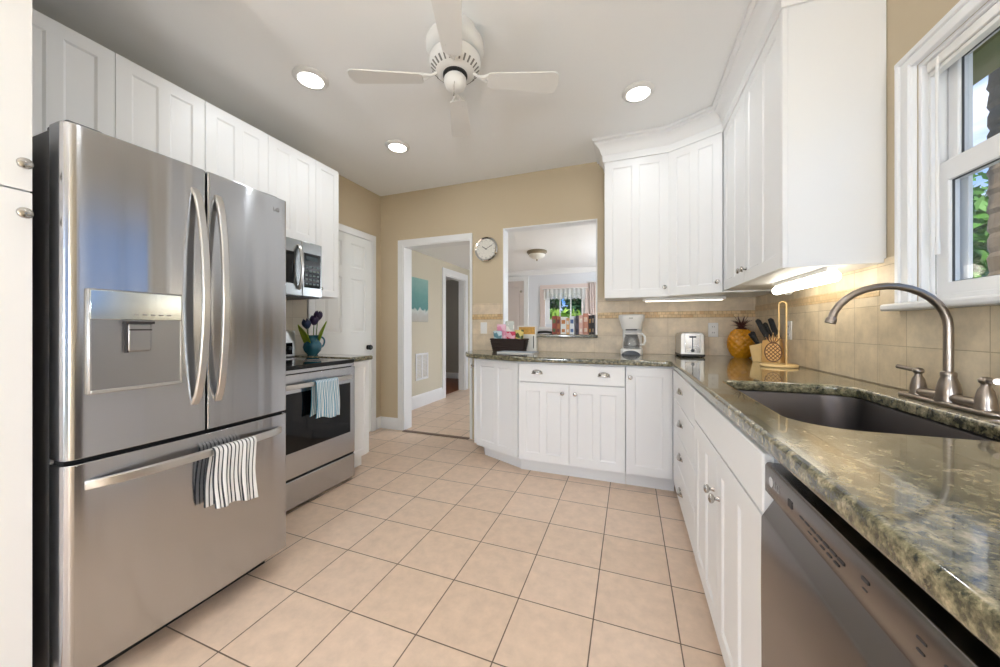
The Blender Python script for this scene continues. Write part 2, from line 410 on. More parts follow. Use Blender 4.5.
def tag(o, label=None, cat=None, group=None, kind=None):
    if label: o['label'] = label
    if cat: o['category'] = cat
    if group: o['group'] = group
    if kind: o['kind'] = kind
    return o
def thing(name, label, cat, loc=(0, 0, 0), rz=0.0, group=None, parent=None):
    o = bpy.data.objects.new(name, None); COL.objects.link(o); o.empty_display_size = .05
    o.location = loc; o.rotation_euler = (0, 0, rz)
    return tag(o, label, cat, group)
def struct(name, loc=(0, 0, 0), rz=0):
    o = bpy.data.objects.new(name, None); COL.objects.link(o); o.location = loc; o.rotation_euler = (0, 0, rz); o['kind'] = 'structure'
    return o
def smesh(name, mb, m, **k):
    o = mb.build(name, m, **k); o['kind'] = 'structure'; return o
def text_mesh(name, body, size, m, parent, mtx, ext=.0004):
    cu = bpy.data.curves.new(name, 'FONT'); cu.body = body; cu.size = size; cu.extrude = ext; cu.align_x = 'CENTER'; cu.align_y = 'CENTER'
    t = bpy.data.objects.new(name, cu); COL.objects.link(t)
    dg = bpy.context.evaluated_depsgraph_get(); me = bpy.data.meshes.new_from_object(t.evaluated_get(dg))
    bpy.data.objects.remove(t); me.materials.clear(); me.materials.append(m)
    me.transform(mtx)
    o = bpy.data.objects.new(name, me); COL.objects.link(o); o.parent = parent
    return o

# ================================================================== the setting
XL, XR, YF, ZC = -2.70, 0.94, 3.30, 2.67
ZH = 2.25                      # ceiling of the rooms beyond
smesh('floor', MB().box(-2.97, 1.75, -2.15, 6.62, -.06, 0), M['floor'])
smesh('floor_beyond', MB().box(-4.8, -2.97, 4.2, 7.2, -.06, 0), M['woodfloor'])
smesh('ceiling', MB().box(-2.85, 1.12, -2.15, 3.42, ZC, ZC + .1), M['ceil'])
smesh('ceiling_beyond', MB().box(-2.99, 1.75, 3.42, 6.62, ZH, ZH + .1), M['ceil'])
smesh('ceiling_side_room', MB().box(-4.8, -2.99, 4.2, 7.2, ZH, ZH + .1), M['ceil'])
smesh('wall_left', MB().box(XL - .12, XL, -2.15, YF, 0, ZC), M['wall'])
# far wall with doorway and pass-through
PX0, PX1, PZ0, PZ1 = -1.195, -.277, 1.062, 2.15
DX0, DX1, DZ1 = -2.385, -1.548, 2.07
wf = MB()
wf.box(-2.99, DX0, YF, YF + .12, 0, ZC).box(DX0, DX1, YF, YF + .12, DZ1, ZC).box(DX1, PX0, YF, YF + .12, 0, ZC)
wf.box(PX0, PX1, YF, YF + .12, 0, PZ0).box(PX0, PX1, YF, YF + .12, PZ1, ZC).box(PX1, 1.75, YF, YF + .12, 0, ZC)
smesh('wall_far', wf, M['wall'])
# right wall with the window hole
WY0, WY1, WZ0, WZ1 = .74, 1.645, 1.238, 2.065
wr = MB()
wr.box(XR, XR + .10, -2.15, WY0, 0, ZC).box(XR, XR + .10, WY1, YF, 0, ZC).box(XR, XR + .10, WY0, WY1, 0, WZ0).box(XR, XR + .10, WY0, WY1, WZ1, ZC)
smesh('wall_right', wr, M['wall'])
# back wall with an unseen glazed door, added to let in fill daylight
wb_ = MB(); BX0, BX1, BZ1 = -1.9, .5, 2.1
wb_.box(XL - .12, BX0, -2.15, -2.0, 0, ZC).box(BX1, 1.12, -2.15, -2.0, 0, ZC).box(BX0, BX1, -2.15, -2.0, BZ1, ZC)
smesh('wall_back', wb_, M['wall'])
d = struct('door_2_added'); d['label'] = 'added white glazed patio door behind the camera, unseen, for fill daylight'
f = MB().box(BX0, BX0 + .07, -2.12, -2.04, 0, BZ1).box(BX1 - .07, BX1, -2.12, -2.04, 0, BZ1).box(BX0, BX1, -2.12, -2.04, BZ1 - .07, BZ1).box(BX0, BX1, -2.12, -2.04, 0, .09).box(-.74, -.66, -2.12, -2.04, 0, BZ1)
f.build('door_frame', M['trim'], d, bevel=.004)
MB().box(BX0 + .07, BX1 - .07, -2.085, -2.08, .09, BZ1 - .07).build('door_glass', M['glass'], d)

# rooms beyond
wh = MB().box(-2.99, -2.87, 3.42, 5.10, 0, ZH).box(-2.99, -2.87, 5.84, 6.62, 0, ZH).box(-2.99, -2.87, 5.10, 5.84, 2.03, ZH)
smesh('wall_hall', wh, M['wall_pale'])
DW0, DW1, DZ0_, DZ1_ = -1.50, -.76, 1.22, 1.86
wd = MB().box(-2.99, DW0, 6.5, 6.62, 0, ZH).box(DW1, 1.75, 6.5, 6.62, 0, ZH).box(DW0, DW1, 6.5, 6.62, 0, DZ0_).box(DW0, DW1, 6.5, 6.62, DZ1_, ZH)
smesh('wall_dining', wd, M['wall_blue'])
we = MB().box(1.65, 1.75, 3.42, 4.0, 0, ZH).box(1.65, 1.75, 6.0, 6.62, 0, ZH).box(1.65, 1.75, 4.0, 6.0, 2.1, ZH)
smesh('wall_dining_side', we, M['wall_blue'])
d = struct('window_3_added')  # unseen window, put in to daylight the dining room
MB().box(1.67, 1.73, 4.0, 4.07, 0, 2.1).box(1.67, 1.73, 5.93, 6.0, 0, 2.1).box(1.67, 1.73, 4.0, 6.0, 2.03, 2.1).box(1.67, 1.73, 4.0, 6.0, 0, .08).build('window_frame', M['trim'], d)
MB().box(1.695, 1.70, 4.07, 5.93, .08, 2.03).build('window_pane', M['glass'], d)
ws = MB().box(-4.8, -4.7, 4.2, 7.2, 0, ZH).box(-4.8, -2.99, 4.2, 4.3, 0, ZH).box(-4.8, -2.87, 7.1, 7.2, 0, ZH).box(-2.99, -2.87, 6.62, 7.2, 0, ZH)
smesh('wall_side_room', ws, M['wall_dim'])
bb = [(0, 0), (.016, 0), (.016, .10), (.010, .118), (.004, .13), (0, .13)]
smesh('baseboard_side_room', MB().sweep([(-4.70, 7.1), (-2.99, 7.1)], bb), M['trim'], bevel=.001)
smesh('trim_crown_dining', MB().sweep([(-2.87, 6.5), (1.65, 6.5)], [(0, ZH), (.07, ZH), (.06, ZH - .03), (.02, ZH - .08), (0, ZH - .09)]), M['trim'])

# baseboards
smesh('baseboard_far', MB().sweep([(XL, YF), (-2.452, YF)], bb), M['trim'], bevel=.001)
smesh('baseboard_left', MB().sweep([(XL, 3.215), (XL, YF)], bb), M['trim'], bevel=.001)
smesh('baseboard_hall', MB().sweep([(-2.87, 3.42), (-2.87, 5.005)], [(0, 0), (.018, 0), (.018, .15), (.010, .17), (.004, .185), (0, .185)]), M['trim'], bevel=.001)
smesh('baseboard_dining', MB().sweep([(-2.0, 6.5), (1.65, 6.5)], bb), M['trim'])

# doorway casing (kitchen side and liner)
dc = MB()
dc.box(DX0 - .066, DX0, YF - .018, YF, 0, DZ1 + .066).box(DX0 - .066, DX1 + .016, YF - .018, YF, DZ1, DZ1 + .066).box(DX1, DX1 + .016, YF - .018, YF, 0, DZ1 + .066)
dc.box(DX0 - .002, DX0 + .012, YF - .01, YF + .14, 0, DZ1).box(DX1 - .012, DX1 + .002, YF - .01, YF + .14, 0, DZ1).box(DX0, DX1, YF - .01, YF + .14, DZ1 - .012, DZ1 + .002)
smesh('trim_doorway', dc, M['trim'], bevel=.003)
smesh('trim_threshold', MB().box(DX0 + .012, DX1 - .012, YF - .045, YF + .01, 0, .006), mat('threshold_strip', (112, 90, 74), .5, var=.1), bevel=.002)
# pass-through liner
pl_ = MB().box(PX0, PX0 + .012, YF - .004, YF + .125, PZ0, PZ1).box(PX1 - .012, PX1, YF - .004, YF + .125, PZ0, PZ1).box(PX0, PX1, YF - .004, YF + .125, PZ1 - .012, PZ1)
smesh('trim_passthrough', pl_, M['trim'], bevel=.002)
smesh('trim_passthrough_sill', MB().box(PX0 - .03, PX1 + .004, YF - .05, YF + .19, PZ0, PZ0 + .028), M['granite'], bevel=.008, seg=3)

# hall doorway (casing + a standing-open leaf)
hd = struct('door_4')
c_ = MB()
for a, b in ((5.0, 5.10), (5.84, 5.94)): c_.box(-2.87, -2.85, a, b, 0, 2.03)
c_.box(-2.87, -2.85, 5.0, 5.94, 2.03, 2.14)
c_.box(-2.99, -2.87, 5.10, 5.115, 0, 2.03).box(-2.99, -2.87, 5.825, 5.84, 0, 2.03).box(-2.99, -2.87, 5.10, 5.84, 2.015, 2.03)
c_.build('door_casing', M['trim'], hd, bevel=.003)
MB().box(-3.70, -2.995, 5.062, 5.10, .012, 2.01).build('door_leaf', M['door'], hd, bevel=.002)
MB().lathe([(.012, 0), (.012, .03), (.028, .045), (.028, .06), (.012, .07)], (-3.64, 5.062, .95), 'y', 16).build('door_knob', M['iron'], hd, smooth=True)

# ------------------------------------------------------------------ six-panel door on the left wall
def panel_face(mb, x0, x1, z0, z1, y, ins=.010, dep=.008, raised=0.0):
    a = [(x0, y, z0), (x1, y, z0), (x1, y, z1), (x0, y, z1)]
    b = [(x0 + ins, y + dep, z0 + ins), (x1 - ins, y + dep, z0 + ins), (x1 - ins, y + dep, z1 - ins), (x0 + ins, y + dep, z1 - ins)]
    loops = [a, b]
    if raised:
        r = ins + raised
        loops.append([(x0 + r, y + dep * .25, z0 + r), (x1 - r, y + dep * .25, z0 + r), (x1 - r, y + dep * .25, z1 - r), (x0 + r, y + dep * .25, z1 - r)])
    for p, q in zip(loops[:-1], loops[1:]):
        for i in range(4):
            j = (i + 1) % 4
            mb._add([p[i], p[j], q[j], q[i]], [(0, 1, 2, 3)])
    mb._add(loops[-1], [(0, 1, 2, 3)])
def panelled(x0, x1, z0, z1, xs, zs, t=.02, raised=0.0, ins=.009, dep=.006):
    """slab whose front (y = -t) carries recessed panels; xs, zs: lists of (lo, hi) panel extents"""
    mb = MB(); y = -t
    bx = sorted({x0, x1, *[v for p in xs for v in p]}); bz = sorted({z0, z1, *[v for p in zs for v in p]})
    for i in range(len(bx) - 1):
        for j in range(len(bz) - 1):
            a, b, c, e = bx[i], bx[i + 1], bz[j], bz[j + 1]
            if any(abs(a - p[0]) < 1e-6 and abs(b - p[1]) < 1e-6 for p in xs) and any(abs(c - p[0]) < 1e-6 and abs(e - p[1]) < 1e-6 for p in zs):
                panel_face(mb, a, b, c, e, y, ins, dep, raised)
            else:
                mb._add([(a, y, c), (b, y, c), (b, y, e), (a, y, e)], [(0, 1, 2, 3)])
    # sides and back
    f_ = [(x0, y, z0), (x1, y, z0), (x1, y, z1), (x0, y, z1)]; k = [(x0, 0, z0), (x1, 0, z0), (x1, 0, z1), (x0, 0, z1)]
    for i in range(4):
        j = (i + 1) % 4; mb._add([f_[i], k[i], k[j], f_[j]], [(0, 1, 2, 3)])
    mb._add(k, [(0, 1, 2, 3)])
    return mb
d1 = struct('door_1', (XL, 2.39, 0), R(90))           # local x runs along +Y, front faces the kitchen
panelled(0, .735, .01, 2.105, [(.10, .31), (.43, .64)], [(.22, .82), (1.10, 1.66), (1.77, 2.02)], t=.022, raised=.03, ins=.014, dep=.010).build('door_leaf', M['door'], d1)
MB().box(-.075, -.003, -.026, 0, 0, 2.18).box(.738, .805, -.026, 0, 0, 2.18).box(-.075, .805, -.026, 0, 2.11, 2.18).build('door_casing', M['trim'], d1, bevel=.005)
MB().lathe([(.026, 0), (.026, .006), (.012, .010), (.012, .018), (.024, .024), (.029, .036), (.024, .048), (.006, .052)], (.675, -.022, .94), 'y', 20).build('door_knob', M['iron'], d1, smooth=True)

# ------------------------------------------------------------------ kitchen window
w1 = struct('window_1')
cs = MB()
def casing_strip(mb, a0, a1, z0, z1, x):     # stepped casing board on the right wall
    mb.box(x - .022, x, a0, a1, z0, z1)
cs.box(XR - .018, XR, WY1, WY1 + .066, WZ0 - .02, WZ1 + .05).box(XR - .027, XR, WY1 + .050, WY1 + .068, WZ0 - .02, WZ1 + .052).box(XR - .025, XR, WY1 + .003, WY1 + .016, WZ0 - .02, WZ1 + .01)
cs.box(XR - .018, XR, WY0 - .066, WY0, WZ0 - .02, WZ1 + .05).box(XR - .027, XR, WY0 - .068, WY0 - .050, WZ0 - .02, WZ1 + .052)
cs.box(XR - .018, XR, WY0 - .066, WY1 + .066, WZ1, WZ1 + .05).box(XR - .027, XR, WY0 - .068, WY1 + .068, WZ1 + .034, WZ1 + .052)
cs.build('window_casing', M['trim'], w1, bevel=.004)
jb = MB().box(XR, XR + .10, WY1 - .014, WY1, WZ0, WZ1).box(XR, XR + .10, WY0, WY0 + .014, WZ0, WZ1).box(XR, XR + .10, WY0, WY1, WZ1 - .014, WZ1).box(XR, XR + .10, WY0, WY1, WZ0, WZ0 + .02)
jb.box(XR + .020, XR + .034, WY1 - .024, WY1 - .012, WZ0, WZ1)
jb.box(XR + .0895, XR + .10, WY1 - .054, WY1 - .012, WZ0, WZ1)
jb.build('window_jamb', M['trim'], w1, bevel=.002)
MB().box(XR - .062, XR + .03, WY0 - .08, WY1 + .082, WZ0 - .026, WZ0).build('window_sill', M['trim'], w1, bevel=.008, seg=3)
def sash(name, x0, x1, z0, z1, sw, tr, brl):
    a, b = WY0 + .02, WY1 - .02
    s_ = MB().box(x0, x1, b - sw, b, z0, z1).box(x0, x1, a, a + sw, z0, z1).box(x0, x1, a, b, z1 - tr, z1).box(x0, x1, a, b, z0, z0 + brl)
    o = s_.build(name, M['trim'], w1, bevel=.004)
    g_ = MB().box((x0 + x1) / 2 - .002, (x0 + x1) / 2 + .002, a + sw, b - sw, z0 + brl, z1 - tr).build('window_pane', M['glass'], o)
    k = MB(); e = .003
    for q in ((b - sw - e, b - sw, z0 + brl, z1 - tr), (a + sw, b - sw, z0 + brl, z0 + brl + e * .7), (a + sw, b - sw, z1 - tr - e * .7, z1 - tr)):
        k.box(x0 + .008, x0 + .013, *q)
    k.build('glazing_gasket', mat('gasket_grey', (70, 70, 70), .6), o)
sash('lower_sash', XR + .034, XR + .062, WZ0 + .012, 1.70, .050, .068, .050)
sash('upper_sash', XR + .062, XR + .088, 1.64, WZ1 - .008, .040, .026, .05)
hb = thing('window_blind', 'white raised blind headrail with hanging tilt wand at the sink window', 'blind', (XR + .02, WY1 - .02, WZ1 - .014))
MB().box(-.012, .022, -.86, -.002, -.034, -.001).build('headrail', M['white_pl'], hb, bevel=.004)
MB().box(-.006, .018, -.86, -.004, -.05, -.036).build('stacked_slats', M['white_pl'], hb, bevel=.002)
MB().tube([(-.012, -.05, -.012), (-.014, -.05, -.05), (-.014, -.052, -.62)], .0045, 8).tube([(-.014, -.052, -.62), (-.014, -.052, -.66)], .0065, 8).build('tilt_wand', M['white_pl'], hb, smooth=True)
MB().tube([(-.014, -.045, -.60), (-.014, -.046, -.79)], .0012, 6).build('cord', M['mark'], hb)

# ------------------------------------------------------------------ window of the dining room
w2 = struct('window_2')
y0 = 6.5
MB().box(DW0 - .10, DW0, y0 - .025, y0, DZ0_ - .06, DZ1_ + .10).box(DW1, DW1 + .10, y0 - .025, y0, DZ0_ - .06, DZ1_ + .10).box(DW0 - .10, DW1 + .10, y0 - .025, y0, DZ1_, DZ1_ + .10).build('window_casing', M['casing_pink'], w2, bevel=.004)
MB().box(DW0 - .12, DW1 + .12, y0 - .07, y0 + .02, DZ0_ - .09, DZ0_ - .05).build('window_sill', M['trim'], w2, bevel=.004)
fr = MB().box(DW0, DW0 + .07, y0 + .03, y0 + .07, DZ0_, DZ1_).box(DW1 - .07, DW1, y0 + .03, y0 + .07, DZ0_, DZ1_).box(DW0, DW1, y0 + .03, y0 + .07, DZ1_ - .06, DZ1_).box(DW0, DW1, y0 + .03, y0 + .07, DZ0_, DZ0_ + .09)
for k in (1, 2):
    xm = DW0 + .07 + (DW1 - DW0 - .14) * k / 3; fr.box(xm - .009, xm + .009, y0 + .035, y0 + .062, DZ0_ + .09, DZ1_ - .06)
fr.build('window_frame', M['trim'], w2, bevel=.003)
MB().box(DW0 + .07, DW1 - .07, y0 + .048, y0 + .052, DZ0_ + .09, DZ1_ - .06).build('window_pane', M['glass'], w2)
va = thing('lace_valance', 'short white lace valance across the top of the dining window', 'curtain', ((DW0 + DW1) / 2, y0 - .045, DZ1_ + .02))
def val(u, v): return ((u - .5) * .78, .012 * math.sin(u * 60), -.19 * v - .012 * v * math.sin(u * 75))
MB().grid(val, 90, 8).build('lace_panel', M['lacy'], va, smooth=True)
MB().tube([(-.42, 0, .0), (.42, 0, 0)], .008, 10).build('curtain_rod', M['white_pl'], va, smooth=True)
cu_ = thing('side_curtain', 'pale pink curtain hanging beside the dining window', 'curtain', (-.60, y0 - .05, .25))
def cur(u, v): return ((u - .5) * .20 + .01 * math.sin(v * 3), .022 * math.sin(u * 30), 1.72 * v)
MB().grid(cur, 50, 8).build('curtain_panel', M['casing_pink'], cu_, smooth=True, solid=.004)
MB().tube([(-.13, 0, 1.73), (.13, 0, 1.73)], .009, 10).build('curtain_rod', M['white_pl'], cu_, smooth=True)
d3 = struct('door_3', (-2.36, 6.5, 0))
panelled(0, .44, .01, 2.06, [(.08, .36)], [(.2, .9), (1.05, 1.96)], t=.02, raised=.03, ins=.014).build('door_leaf', M['door_pink'], d3)
MB().box(-.09, -.002, -.03, 0, 0, 2.15).box(.442, .53, -.03, 0, 0, 2.15).box(-.09, .53, -.03, 0, 2.065, 2.15).build('door_casing', M['trim'], d3, bevel=.004)
MB().lathe([(.012, 0), (.012, .03), (.026, .045), (.02, .06)], (.40, -.02, 1.85), 'y', 14).build('door_latch', M['pewter'], d3, smooth=True)
cl = thing('flush_ceiling_light', 'bronze flush ceiling light with frosted bowl in the dining room', 'light', (-1.244, 4.86, ZH))
MB().lathe([(.0, 0), (.14, 0), (.145, -.02), (.12, -.05), (.0, -.05)], n=32, capped=False).build('canopy', M['bronze'], cl, smooth=True)
MB().lathe([(.118, -.048), (.11, -.075), (.075, -.105), (.02, -.118), (0, -.118)], n=32, capped=False).build('glass_bowl', M['frost'], cl, smooth=True)
MB().lathe([(.0, -.116), (.012, -.118), (.014, -.13), (.006, -.145), (0, -.147)], n=16, capped=False).build('finial', M['bronze'], cl, smooth=True)

# ------------------------------------------------------------------ tile backsplashes
bs = MB(); bs.m = 0
bs.box(PX1 + .004, XR, YF - .009, YF, .925, 1.238).box(PX1 + .004, XR, YF - .009, YF, 1.29, 1.425)
bs.box(-1.53, PX0 - .002, YF - .009, YF, .925, 1.238).box(-1.53, PX0 - .002, YF - .009, YF, 1.29, 1.40).box(PX0 - .002, PX1 + .004, YF - .009, YF, .925, PZ0)
bs.m = 1; bs.box(PX1 + .004, XR, YF - .011, YF, 1.238, 1.29).box(-1.53, PX0 - .002, YF - .011, YF, 1.238, 1.29)
smesh('trim_backsplash_far', bs, [M['tile_f'], M['border']], bevel=.0015)
br_ = MB(); br_.m = 0
br_.box(XR - .009, XR, 1.825, YF - .009, .925, 1.278).box(XR - .009, XR, 1.825, YF - .009, 1.325, 1.405)
br_.box(XR - .009, XR, .25, WY1 + .069, .925, WZ0 - .027)
br_.box(XR - .009, XR, WY1 + .069, 1.825, .925, 1.42)
br_.m = 1; br_.box(XR - .011, XR, 1.825, YF - .009, 1.278, 1.325)
smesh('trim_backsplash_right', br_, [M['tile_r'], M['border_r']], bevel=.0015)
smesh('trim_backsplash_left', MB().box(XL, XL + .009, .95, 2.31, .915, 1.42), M['tile_l'], bevel=.0015)

# ================================================================== cabinets
def knob_mb(c):
    return MB().lathe([(.0075, 0), (.0075, .004), (.0055, .008), (.0055, .014), (.013, .019), (.0155, .024), (.0145, .029), (.009, .032), (.0, .0325)], c, 'y', 18, capped=False)
def cup_mb(c, w=.042, d=.024, h=.026):
    mb = MB()
    def fn(u, v):
        a = PI * u; b = PI / 2 * v
        return (c[0] + w * math.cos(a) * math.cos(b * .0) * (1 - .0 * v), c[1] - d * math.sin(a) * math.sin(PI / 2 * (.35 + .65 * (1 - v))) , c[2] + h * math.sin(a) ** .7 * v - .006 * (1 - v))
    mb.grid(fn, 16, 8)
    mb.box(c[0] - w - .002, c[0] + w + .002, c[1] - .003, c[1], c[2] - .008, c[2] - .002)
    return mb
def door(parent, x0, x1, z0, z1, panels=2, knob=None, mtx=None, stile=.058, hinge=None, single=False):
    w = x1 - x0
    st = min(stile, w * .2)
    if panels == 2: xs = [(x0 + st, x0 + w / 2 - st * .42), (x0 + w / 2 + st * .42, x1 - st)]
    else: xs = [(x0 + st, x1 - st)]
    mb = panelled(x0, x1, z0, z1, xs, [(z0 + st * 1.05, z1 - st * 1.05)])
    if mtx: mb.xf(mtx)
    o = mb.build('door', M['cab'], parent)
    if knob:
        k = knob_mb((knob[0], -.02, knob[1]))
        if mtx: k.xf(mtx)
        k.build('knob', M['pewter'], o, smooth=True)
    return o
def drawer(parent, x0, x1, z0, z1, cups=(), name='drawer'):
    mb = MB().box(x0, x1, -.02, 0, z0, z1)
    o = mb.build(name, M['cab'], parent, bevel=.004)
    for cx in cups:
        cup_mb((cx, -.02, (z0 + z1) / 2)).build('cup_pull', M['pewter'], o, smooth=True, solid=.002)
    return o
def cab_body(parent, w, d, h, z0=0.0, toe=0.0):
    mb = MB().box(0, w, 0, d, z0 + toe, h)
    o = mb.build('body', M['cab'], parent, bevel=.001)
    if toe:
        MB().box(0, w, .06, d, 0, toe).build('toe_kick', M['cab'], parent)
    return o
G = .0015
UB, UT = 1.405, 2.507         # upper cabinet bottom and top on the sink side
# --- left: pantry
c = thing('pantry_cabinet', 'tall white pantry cabinet beside the fridge, cut by the photo edge', 'cabinet', (-1.645, -.292, 0), R(90))
cab_body(c, .77, 1.03, 2.62, toe=.10)
door(c, .39, .768, .11, 1.540, 1, knob=(.748, 1.475))
door(c, .39, .768, 1.546, 2.60, 1, knob=(.748, 1.615))
door(c, .003, .387, .11, 1.540, 1, knob=(.03, 1.475)); door(c, .003, .387, 1.546, 2.60, 1, knob=(.03, 1.615))
# --- left: uppers
LT = 2.482
c = thing('upper_cabinet', 'white two-door upper cabinet above the stainless fridge', 'cabinet', (-2.35, .555, 0), R(90), 'white wall cabinets')
cab_body(c, .757, .345, LT, 1.83)
door(c, .001, .3775 - G, 1.833, LT - .002, knob=None); door(c, .3775 + G, .756, 1.833, LT - .002)
c = thing('upper_cabinet', 'white two-door upper cabinet above the microwave', 'cabinet', (-2.35, 1.3145, 0), R(90), 'white wall cabinets')
cab_body(c, .767, .345, LT, 1.80)
door(c, .001, .378 - G, 1.803, LT - .002); door(c, .378 + G, .766, 1.803, LT - .002)
c = thing('upper_cabinet', 'narrow tall white upper cabinet between microwave and panelled door', 'cabinet', (-2.35, 2.083, 0), R(90), 'white wall cabinets')
cab_body(c, .23, .345, LT, UB)
door(c, .001, .229, UB + .002, LT - .002, 1, knob=(.03, UB + .06), stile=.05)
# --- left: narrow base right of the range, with its top
c = thing('base_cabinet', 'narrow white base cabinet between the range and the panelled door', 'cabinet', (-2.06, 2.124, 0), R(90), 'white base cabinets')
cab_body(c, .226, .63, .885, toe=.10)
door(c, .002, .224, .115, .88, 1, stile=.045)
smt = MB().box(-2.69, -2.015, 2.120, 2.372, .8855, .922)
tag(smt.build('worktop', M['granite'], bevel=.012, seg=4), 'small granite worktop right of the range', 'worktop')

# --- sink side base units (face the room at x = .275)
FX = .295
c = thing('base_cabinet', 'white base unit of four drawers with cup pulls', 'cabinet', (FX, 2.645, 0), R(-90), 'white base cabinets')
cab_body(c, .855, .63, .884, toe=.10)
for z0, z1 in ((.694, .872), (.508, .690), (.318, .504), (.112, .314)):
    drawer(c, .032, .853, z0, z1, (.43,))
c = thing('base_cabinet', 'white base unit with two tall doors under the sink', 'cabinet', (FX, 1.788, 0), R(-90), 'white base cabinets')
b_ = MB().box(0, .014, 0, .63, .10, .884).box(.851, .865, 0, .63, .10, .884).box(0, .865, 0, .63, .10, .118).box(0, .865, .612, .63, .10, .884).box(0, .865, 0, .018, .66, .884)
b_.build('body', M['cab'], c)
MB().box(0, .865, .06, .63, 0, .10).build('toe_kick', M['cab'], c)
drawer(c, .003, .862, .738, .872, name='false_front')
door(c, .003, .4325 - G, .112, .732, knob=(.395, .59)); door(c, .4325 + G, .862, .112, .732, knob=(.47, .59))

# --- peninsula run on the far wall (faces the camera at y = 2.65)
FY = 2.67
c = thing('base_cabinet', 'white single-door base unit in the inner corner of the worktop', 'cabinet', (-.027, FY, 0), 0, 'white base cabinets')
cab_body(c, .32, .62, .884, toe=.10)
door(c, .002, .300, .112, .872, 1, knob=(.03, .80))
c = thing('base_cabinet', 'white base unit with one wide drawer over two doors', 'cabinet', (-.832, FY, 0), 0, 'white base cabinets')
cab_body(c, .803, .62, .884, toe=.10)
drawer(c, .006, .800, .728, .872, (.155, .655))
door(c, .006, .4015 - G, .112, .722, knob=(.355, .655)); door(c, .4015 + G, .800, .112, .722, knob=(.45, .655))
# angled end unit
pa, pb = Vector((-1.285, 2.845)), Vector((-.838, 2.66))
c = thing('base_cabinet', 'angled white base unit at the rounded end of the peninsula', 'cabinet', (pa.x, pa.y, 0), 0, 'white base cabinets')
dv = (pb - pa); L_ = dv.length; ang = math.atan2(dv.y, dv.x)
nrm = Vector((-math.sin(ang), math.cos(ang)))
def loc2(p): return (p[0] - pa.x, p[1] - pa.y)
oa, ob = pa + nrm * .02, pb + nrm * .02
ply = [loc2(p) for p in ((oa.x, oa.y), (ob.x, 2.68), (-.834, 3.285), (-1.475, 3.285))]
MB().prism(ply, .10, .884).build('body', M['cab'], c, bevel=.001)
ta, tb = pa + nrm * .085 + Vector((.02, 0)), pb + nrm * .075
MB().prism([loc2(p) for p in ((ta.x, ta.y), (tb.x, 2.73), (-.834, 3.28), (-1.41, 3.28))], 0, .10).build('toe_kick', M['cab'], c)
mt = Matrix.Translation((nrm.x * .02, nrm.y * .02, 0)) @ Matrix.Rotation(ang, 4, 'Z')
door(c, .004, L_ - .003, .112, .872, mtx=mt, stile=.05)
ea, eb = Vector((-1.297, 2.878)), Vector((-1.478, 3.27))
a2 = math.atan2((ea - eb).y, (ea - eb).x)
m2 = Matrix.Translation((eb.x - pa.x, eb.y - pa.y, 0)) @ Matrix.Rotation(a2, 4, 'Z')
door(c, .01, (ea - eb).length - .008, .112, .872, 1, knob=((ea - eb).length - .04, .80), mtx=m2)

# --- sink side uppers
c = thing('upper_cabinet', 'white single-door upper cabinet beside the pass-through', 'cabinet', (-.195, 2.99, 0), 0, 'white wall cabinets')
cab_body(c, .475, .30, UT, 1.392)
door(c, .003, .474, 1.394, UT - .003, knob=(.445, 1.465))
c = thing('upper_cabinet', 'white diagonal corner upper cabinet over the toaster', 'cabinet', (.283, 2.99, 0), 0, 'white wall cabinets')
MB().prism([(0, 0), (.330, -.190), (.655, -.190), (.655, .30), (0, .30)], 1.396, UT).build('body', M['cab'], c, bevel=.001)
ang = math.atan2(-.190, .330); mt = Matrix.Rotation(ang, 4, 'Z')
door(c, .006, .374, 1.398, UT - .003, knob=(.35, 1.47), mtx=mt)
c = thing('upper_cabinet', 'white two-door upper cabinet with plain end panel next to the window', 'cabinet', (.625, 2.79, 0), R(-90), 'white wall cabinets')
cab_body(c, .990, .313, UT, UB)
door(c, .004, .470 - G, UB + .002, UT - .003, knob=(.435, 1.477)); door(c, .470 + G, .974, UB + .002, UT - .003, knob=(.505, 1.477))
MB().box(.976, .990, -.02, 0, UB, UT).build('face_stile', M['cab'], c, bevel=.002)
cr = [(0, UT - .008), (.010, UT - .008), (.012, UT + .045), (.022, UT + .055), (.030, UT + .085), (.055, UT + .118), (.062, UT + .122), (.064, UT + .138), (.082, UT + .145), (.084, ZC - .001), (0, ZC - .001)]
smesh('trim_crown', MB().sweep([(-.198, YF), (-.198, 2.968), (.283, 2.968), (.607, 2.782), (.607, 1.797), (XR, 1.797)], cr), M['cab'], bevel=.001)

